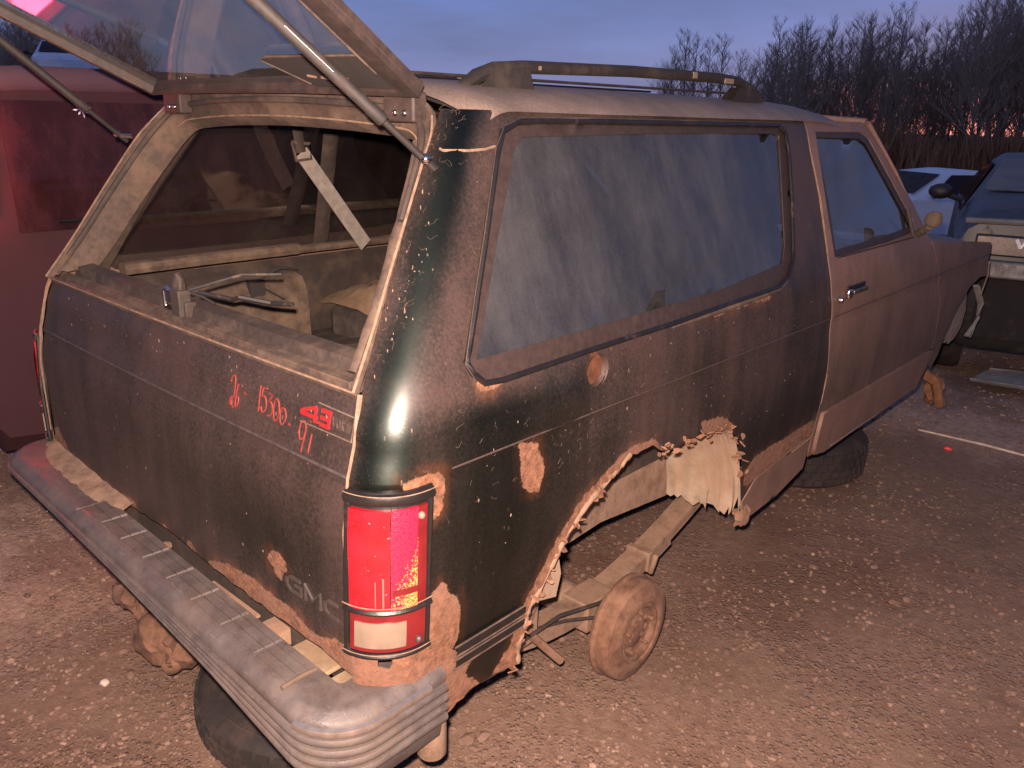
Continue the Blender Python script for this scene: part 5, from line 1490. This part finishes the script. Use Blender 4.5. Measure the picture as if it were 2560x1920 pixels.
quad(suv, 'side_window', 'dark_glass', [(.905, 2.25, 1.20), (.905, 3.10, 1.20), (.806, 2.72, 1.60), (.806, 2.25, 1.60)], (.012, 0, 0))
quad(suv, 'rear_window', 'dark_glass', [(-.72, -.01, 1.18), (.72, -.01, 1.18), (.68, -.01, 1.58), (-.68, -.01, 1.58)], (0, -.006, 0))
mb = MB(); mb.tube([(.81, .06, 1.655), (.80, .3, 1.675), (.795, 1.5, 1.685), (.795, 2.7, 1.66)], (.012, .040), 8, up=(0, 0, 1)); mb.build('roof_edge', 'maroon_sky_sheen', suv)
mb = MB(); mb.box((-.86, -.09, .48), (.86, .0, .66)); mb.build('bumper', 'chrome_grey', suv, bevel=.02)
mb = MB(); mb.tube([(.915, .3, 1.19), (.915, 3.0, 1.19)], .008, 6); mb.build('waist_strip', 'black_trim', suv)
for x in (-.80, .80):
    for y in (.85, 3.75): wheel(suv, x, y, .36, .24)
# eight-pointed compass sticker
rs = bpy.data.objects.new('compass_sticker', None); COL.objects.link(rs); rs.parent = suv; rs.empty_display_size = .03
cs = Vector((.872, .445, 1.575)); e1 = Vector((0, 1, 0)); e2 = Vector((-.24, 0, .97)).normalized(); en = e1.cross(e2).normalized()
if en.x < 0: en = -en
mb = MB()
for k in range(8):
    a = 2 * pi * k / 8 + .12; r = .032 if k % 2 == 0 else .026
    u = e1 * cos(a) + e2 * sin(a); v = e1 * -sin(a) + e2 * cos(a)
    base = cs + u * .005
    for d in (0,):
        pts = [base + v * .0012, cs + u * r * .65 + v * .0042, cs + u * r, cs + u * r * .65 - v * .0022, base - v * .0012]
        vs = [p + en * .002 for p in pts] + [p for p in pts]
        mb.add(vs, [(0, 1, 2, 3, 4), (9, 8, 7, 6, 5)] + [(i, (i + 1) % 5, (i + 1) % 5 + 5, i + 5) for i in range(5)])
mb.build('star_ray', 'white_sticker', rs, 10)
# lit tail lamps (they redden the yard and mirror in the raised glass)
for s in (1, -1):
    tl = bpy.data.objects.new('tail_lamp', None); COL.objects.link(tl); tl.parent = suv; tl.empty_display_size = .03
    mb = MB(); mb.box((s * .84 - .055, -.022, 1.22), (s * .84 + .060, .125, 1.64)); mb.build('lens', 'maroon_lens', tl, bevel=.012)
    mb = MB(); mb.box((s * .868 - .034, -.034, 1.24), (s * .868 + .105, .075, 1.44)); mb.build('lit_lens', 'lit_red_lamp', tl, bevel=.01)
    mb = MB()
    for z0 in (1.490, 1.565):
        for y0 in (.050, .095): mb.box((s * .895 - .015, y0, z0), (s * .895 + .018, y0 + .024, z0 + .045))
    mb.build('lit_bulb', 'lit_bulb', tl, bevel=.006)

# dark car facing the camera on the right
dk = thing('dark_car', 'dark dusty car facing the camera with an open grille, right of the wreck', 'car', (1.16, 5.3, gz(0, 6)))
dk.rotation_euler = (0, 0, radians(15))
st = [(0.0, .80, .35, .84, .86, .78, .92), (.03, .84, .32, .88, .95, .80, 1.13), (.25, .86, .30, .90, 1.0, .80, 1.19), (.9, .88, .30, .90, 1.02, .78, 1.23), (1.15, .88, .30, .90, 1.03, .74, 1.25), (1.75, .88, .30, .90, 1.03, .64, 1.465), (2.3, .88, .30, .90, 1.03, .63, 1.50), (3.2, .88, .32, .90, 1.03, .62, 1.46), (3.9, .86, .34, .88, 1.0, .68, 1.10), (4.3, .80, .4, .82, .95, .66, 1.0)]
car_body(dk, st, 'dark_car_paint')
quad(dk, 'windscreen', 'dusty_windscreen', [(-.74, 1.12, 1.255), (.74, 1.12, 1.255), (.62, 1.72, 1.465), (-.62, 1.72, 1.465)], (0, -.02, .012))
for s in (1, -1):
    quad(dk, 'side_window', 'dark_glass', [(s * .86, 1.3, 1.08), (s * .86, 3.5, 1.08), (s * .66, 3.0, 1.40), (s * .67, 1.9, 1.42)], (s * .012, 0, .01))
    for y in (.75, 3.45): wheel(dk, s * .80, y, .31)
    mb = MB(); mb.box((s * .62 - .15, -.03, .93), (s * .62 + .15, .02, 1.06)); mb.build('headlight', 'gunmetal', dk, bevel=.012)
    mb = MB(); mb.tube([(s * .86, 1.35, 1.16), (s * .96, 1.33, 1.19)], .02, 8); mb.blob((s * 1.02, 1.32, 1.22), (.09, .05, .06), 2, .05); mb.build('door_mirror', 'dark_car_paint', dk)
mb = MB(); mb.tube([(-.84, .02, 1.135), (-.4, -.03, 1.150), (0, -.04, 1.155), (.4, -.03, 1.150), (.84, .02, 1.135)], (.03, .020), 8); mb.build('bonnet_lip', 'chrome_grey', dk)
mb = MB(); mb.box((-.46, -.012, .93), (.46, .01, 1.09)); mb.build('grille_opening', 'interior_dark', dk, bevel=.01)
mb = MB()
for sx in (-1, 1): mb.tube([(-.52 + sx * .028, -.035, 1.045), (-.52, -.035, .99)], .010, 5)
mb.build('badge', 'white_sticker', dk)
mb = MB(); mb.box((-.86, -.09, .80), (.86, .03, .905)); mb.build('bumper_beam', 'chrome_grey', dk, bevel=.015)
mb = MB(); mb.box((-.70, -.03, .40), (.70, .03, .79)); mb.build('front_apron', 'interior_dark', dk, bevel=.01)

# two white saloons further off
def saloon(label, loc, rz):
    t = thing('white_saloon', label, 'car', loc)
    t.rotation_euler = (0, 0, rz)
    st = [(-2.2, .74, .35, .78, .75, .66, .82), (-2.1, .82, .28, .84, .85, .74, .92), (-1.1, .84, .26, .87, .95, .76, 1.02), (-.85, .84, .26, .87, .96, .70, 1.06), (-.15, .84, .26, .87, .97, .58, 1.40), (.5, .84, .26, .87, .97, .56, 1.45), (1.2, .84, .26, .87, .98, .56, 1.41), (1.9, .82, .28, .86, .98, .62, 1.08), (2.3, .76, .34, .80, .95, .62, 1.0)]
    car_body(t, st, 'white_paint')
    quad(t, 'windscreen', 'dark_glass', [(-.70, -.88, 1.055), (.70, -.88, 1.055), (.55, -.20, 1.375), (-.55, -.20, 1.375)], (0, -.03, .016))
    for s in (1, -1):
        quad(t, 'side_window', 'dark_glass', [(s * .835, -.62, 1.02), (s * .835, 1.55, 1.02), (s * .62, 1.1, 1.37), (s * .62, -.05, 1.37)], (s * .018, 0, .01))
        for y in (-1.4, 1.35): wheel(t, s * .76, y, .30)
        mb = MB(); mb.box((s * .6 - .12, -2.17, .68), (s * .6 + .12, -2.12, .80)); mb.build('headlight', 'clear_lens', t, bevel=.02)
        mb = MB(); mb.tube([(s * .84, -.55, 1.0), (s * .93, -.57, 1.02)], .02, 8); mb.blob((s * .99, -.58, 1.05), (.09, .05, .06), 2, .05); mb.build('door_mirror', 'dark_car_paint', t)
    return t
saloon('white saloon car parked behind the wreck at the edge of the trees', (-3.2, 16.4, gz(0, 16.4)), radians(-30))
saloon('white saloon car on the far bank, seen over the roof of the maroon car', (-25.3, 9.5, gz(-25.3, 9.5)), radians(72))

# ================================================================== bare trees at the edge of the yard
def tree_meshes(seed, H, spread, dens):
    r = random.Random(seed)
    tk = MB(); cr = MB()
    top = Vector((r.uniform(-.25, .25), r.uniform(-.25, .25), H))
    tp = []
    for k in range(9):
        t = k / 8
        tp.append(Vector((top.x * t + .10 * mn.noise(Vector((seed, t * 3, 0))), top.y * t + .10 * mn.noise(Vector((seed, t * 3, 7))), H * t)))
    tk.tube(tp, [max(.010, .070 * (1 - t / 8) ** .8 + .008) for t in range(9)], 6)
    def tw(p, d, L, w, lvl):
        n = 3; pts = [p]; q = p.copy(); dd = d.copy()
        for i in range(n):
            dd = (dd + Vector((r.uniform(-.22, .22), r.uniform(-.22, .22), r.uniform(-.02, .22)))).normalized()
            q = q + dd * L / n; pts.append(q.copy())
        cr.tube(pts, [w, w * .75, w * .5, w * .22], 3, caps=False)
        if lvl > 0:
            m = r.randint(5, 7) if lvl == 2 else r.randint(4, 6)
            for i in range(m):
                t = r.uniform(.25, 1.0); b = pts[min(3, int(t * 3))]
                a = r.uniform(0, 2 * pi)
                nd = (dd * .9 + Vector((cos(a), sin(a), r.uniform(.0, .5))) * .62).normalized()
                tw(b + (pts[min(3, int(t * 3) + 1)] - b) * r.random() * .5, nd, L * r.uniform(.42, .65), w * .55, lvl - 1)
    nb = int(dens)
    for k in range(nb):
        t = .22 + .78 * (k + r.random()) / nb
        b = tp[min(7, int(t * 8))].lerp(tp[min(8, int(t * 8) + 1)], t * 8 - int(t * 8))
        a = r.uniform(0, 2 * pi)
        up = r.uniform(.7, 1.5)
        d = Vector((cos(a), sin(a), up)).normalized()
        L = spread * (1.15 - .75 * t) * r.uniform(.7, 1.2)
        tw(b, d, max(L, .6), .024 * (1.2 - t * .6), 2)
    return tk.mesh('trunk', 60), cr.mesh('crown', 60)
PROTO = [tree_meshes(11, 7.2, 1.9, 44), tree_meshes(12, 6.6, 1.5, 40), tree_meshes(13, 7.8, 1.7, 46), tree_meshes(14, 5.6, 2.3, 42), tree_meshes(15, 8.4, 1.4, 46)]
PH = [max(v.co.z for v in b.vertices) for a, b in PROTO]
for a, b in PROTO:
    a.materials.append(M['bark']); b.materials.append(M['twig'])
def plant(px, D, top_px, proto, label, group, rz, hz=272.0):
    # direction of the picture column px at the horizon, distance D, tree top at the given picture height
    k = (px - 1106.0) / 1773.5
    d = Fv + Rv * k - Uv * ((hz - 829.5) / 1773.5)
    d = Vector((d.x, d.y, 0)).normalized()
    p = CAMP + d * D
    base = gz(p.x, p.y)
    H = CAMP.z + (hz - top_px) / 1773.5 * D * 1.05 - base
    t = thing('bare_tree', label, 'tree', (p.x, p.y, base), group)
    me0, me1 = PROTO[proto]
    h0 = PH[proto]
    o0 = link_mesh('trunk', me0, t); o1 = link_mesh('crown', me1, t)
    s = H / h0
    t.scale = (s * (1.0 if s < 1.2 else .9), s * (1.0 if s < 1.2 else .9), s)
    t.rotation_euler = (0, 0, rz)
    return t
rt = random.Random(21)
def row_label(px):
    if px < 1765: return 'leafless tree at the thin left end of the tall row beyond the roof rail', 'trees at the left end of the tall row'
    if px < 2035: return 'leafless tree in the middle of the tall row, above the windscreen pillar', 'trees in the middle of the tall row'
    return 'taller leafless tree at the right end of the row, above the dark car', 'taller trees at the right end of the row'
row_top = [(1645, 115), (1665, 80), (1690, 78), (1708, 95), (1722, 82), (1748, 84), (1775, 95), (1792, 78), (1812, 84), (1838, 70), (1858, 66), (1878, 72), (1893, 64), (1915, 60), (1935, 80), (1958, 92), (1975, 84), (2000, 92), (2020, 78), (2040, 62), (2060, 70), (2082, 48), (2100, 32), (2120, 20), (2140, 34), (2158, 12), (2178, 22), (2200, 4), (2222, 18), (2245, 8), (2270, 30)]
for i, (px, tp_) in enumerate(row_top):
    for j in range(2):
        plant(px + rt.uniform(-11, 11), rt.uniform(38, 50), tp_ + rt.uniform(0, 14) + 34 * j, rt.randrange(5), *row_label(px), rt.uniform(0, 6.28))
for px, tp_ in ((1448, 128), (1470, 104), (1492, 118), (1520, 122), (1548, 112), (1585, 140), (1612, 150)):
    plant(px, 66 + rt.uniform(-4, 4), tp_, rt.choice((0, 1, 3)), 'small distant leafless tree showing just above the roof rail', 'distant leafless trees over the roof', rt.uniform(0, 6.28))
for px, tp_ in ((-30, 92), (-5, 96), (18, 92), (40, 84), (62, 70), (80, 74), (102, 92), (128, 100), (160, 98), (195, 96), (230, 92), (262, 88), (300, 86)):
    for j in range(2):
        plant(px + rt.uniform(-8, 8), 48 + rt.uniform(-5, 5), tp_ + 12 * j, rt.choice((0, 1, 3)), 'leafless tree in the far row above the maroon car at the left', 'far leafless trees at the left', rt.uniform(0, 6.28), 232.0)

# undergrowth below the trees, and the far woods all round
def thicket(name, arc_pts, n, hmin, hmax, wid, mat, seed, depth=6.0):
    r = random.Random(seed); mb = MB()
    for k in range(n):
        t = r.random() * (len(arc_pts) - 1); i = int(t); f = t - i
        x = arc_pts[i][0] + (arc_pts[i + 1][0] - arc_pts[i][0]) * f + r.uniform(-depth, depth)
        y = arc_pts[i][1] + (arc_pts[i + 1][1] - arc_pts[i][1]) * f + r.uniform(-depth, depth)
        z = gz(x, y) - .1; h = r.uniform(hmin, hmax) * (.75 + .5 * abs(mn.noise(Vector((x * .15, y * .15, seed)))))
        w = wid * r.uniform(.6, 1.4); a = r.uniform(0, pi); lx, ly = r.uniform(-.3, .3) * h, r.uniform(-.3, .3) * h
        dx, dy = cos(a) * w, sin(a) * w
        mb.add([(x - dx, y - dy, z), (x + dx, y + dy, z), (x + lx * .5 + dx * 1.2, y + ly * .5 + dy * 1.2, z + h * .55), (x + lx * .5 - dx * 1.2, y + ly * .5 - dy * 1.2, z + h * .55), (x + lx, y + ly, z + h)],
               [(0, 1, 2, 3), (3, 2, 4)])
    me = bpy.data.meshes.new(name); me.from_pydata(mb.v, [], mb.f)
    o = link_mesh(name, me, None, mat)
    kind(o, 'stuff')
    return o
def dirp(px, D, hz=272.0):
    k = (px - 1106.0) / 1773.5
    d = Fv + Rv * k - Uv * ((hz - 829.5) / 1773.5)
    d = Vector((d.x, d.y, 0)).normalized()
    p = CAMP + d * D
    return (p.x, p.y)
b = thicket('undergrowth', [dirp(px, 41) for px in range(1560, 2480, 60)], 17000, 1.1, 2.7, .040, 'brush', 31, 4.0)
tag(b, 'brown tangled undergrowth below the leafless trees', 'undergrowth')
b = thicket('undergrowth', [dirp(px, 44, 232) for px in range(-500, 620, 60)], 8000, .8, 2.6, .035, 'brush', 32, 5.0)
tag(b, 'dark scrub along the far edge of the yard at the left', 'undergrowth')
ring = [(60 * cos(radians(a)), 60 * sin(radians(a))) for a in range(-150, 73, 6)]
b = thicket('far_wood', ring, 18000, 3.5, 10.0, .12, 'far_wood', 33, 5.0)
tag(b, 'dark woods round the yard behind the photographer', 'woods')

# ================================================================== loose gravel
rp = random.Random(77)
ico = bmesh.new(); bmesh.ops.create_icosphere(ico, subdivisions=1, radius=1.0)
iv = [v.co.copy() for v in ico.verts]; ifc = [tuple(v.index for v in f.verts) for f in ico.faces]; ico.free()
def in_view(p):
    v = Vector(p) - CAMP; z = v.dot(Fv)
    if z < .3: return False
    return abs(v.dot(Rv) / z) < .68 and -.53 < v.dot(Uv) / z < .2
pv = []; pf = []; tone = []
cnt = 0
while cnt < 15000:
    rr = 1.0 + 6.5 * rp.random() ** 2.2; a = rp.uniform(-2.2, 1.3)
    x = CAMP.x + rr * sin(a); y = CAMP.y + rr * cos(a)
    if not in_view((x, y, 0)): continue
    dens = mn.noise(Vector((x * 1.7, y * 1.7, 2.0))) + .5 * mn.noise(Vector((x * 5, y * 5, 3.0)))
    if dens < rp.uniform(-.75, .55): continue
    s = rp.choice((.0025, .003, .0035, .004, .0045, .005, .006, .0075)) * rp.uniform(.8, 1.3) * (1.0 + .08 * rr)
    if rp.random() < .02: s *= 1.9
    near = max(0.0, 1 - max(abs(x) / 7, abs(y - 3) / 8))
    z = gz(x, y) + near * (0.012 * mn.noise(Vector((x * 1.1, y * 1.1, 0))) + 0.008 * mn.noise(Vector((x * 3.1, y * 3.1, 5))))
    sx, sy, sz = s * rp.uniform(.8, 1.5), s * rp.uniform(.7, 1.2), s * rp.uniform(.45, .8)
    ca, sa = cos(rp.uniform(0, 6.28)), 0
    ang = rp.uniform(0, 6.28); ca, sa = cos(ang), sin(ang)
    b = len(pv); j = [rp.uniform(.78, 1.18) for _ in iv]
    for v, q in zip(iv, j):
        vx, vy = v.x * sx * q, v.y * sy * q
        pv.append((x + vx * ca - vy * sa, y + vx * sa + vy * ca, z + sz * .35 + v.z * sz * q))
    pf += [tuple(i + b for i in f) for f in ifc]
    tn = min(1.0, max(0.0, rp.gauss(.36, .2))) if rp.random() > .015 else rp.uniform(.85, 1)
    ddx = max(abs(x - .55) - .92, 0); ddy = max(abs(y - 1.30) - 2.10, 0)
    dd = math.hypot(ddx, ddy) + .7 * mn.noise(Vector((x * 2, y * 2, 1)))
    tn *= .35 + .65 * max(0.0, min(1.0, dd / .8))  # the same painted shade round the car darkens the pebbles
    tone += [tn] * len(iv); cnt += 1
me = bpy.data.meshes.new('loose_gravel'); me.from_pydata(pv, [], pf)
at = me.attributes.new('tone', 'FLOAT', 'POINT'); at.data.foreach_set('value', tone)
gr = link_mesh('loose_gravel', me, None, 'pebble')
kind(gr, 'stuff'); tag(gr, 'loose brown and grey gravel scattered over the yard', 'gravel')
# the few pale stones that catch the eye
def stone(label, x, y, s, seed):
    z = gz(x, y)
    t = thing('pale_stone', label, 'stone', (x, y, z))
    o = MB().blob((0, 0, s * .4), (s * 1.25, s, s * .7), seed, .35, 2).build('stone', 'pebble', t, 50)
    a = o.data.attributes.new('tone', 'FLOAT', 'POINT'); a.data.foreach_set('value', [.97] * len(o.data.vertices))
for lb, px, py, s, sd in (('pale stone left of its twin on the gravel behind the bumper', 420, 1281, .012, 1), ('pale stone right of its twin on the gravel behind the bumper', 449, 1291, .010, 2), ('small white stone lying alone at the lower left of the yard', 226, 1478, .013, 3)):
    d = Fv * 1773.5 + Rv * (px - 1106.0) - Uv * (py - 829.5)
    k = -CAMP.z / d.z
    stone(lb, CAMP.x + d.x * k, CAMP.y + d.y * k, s, sd)
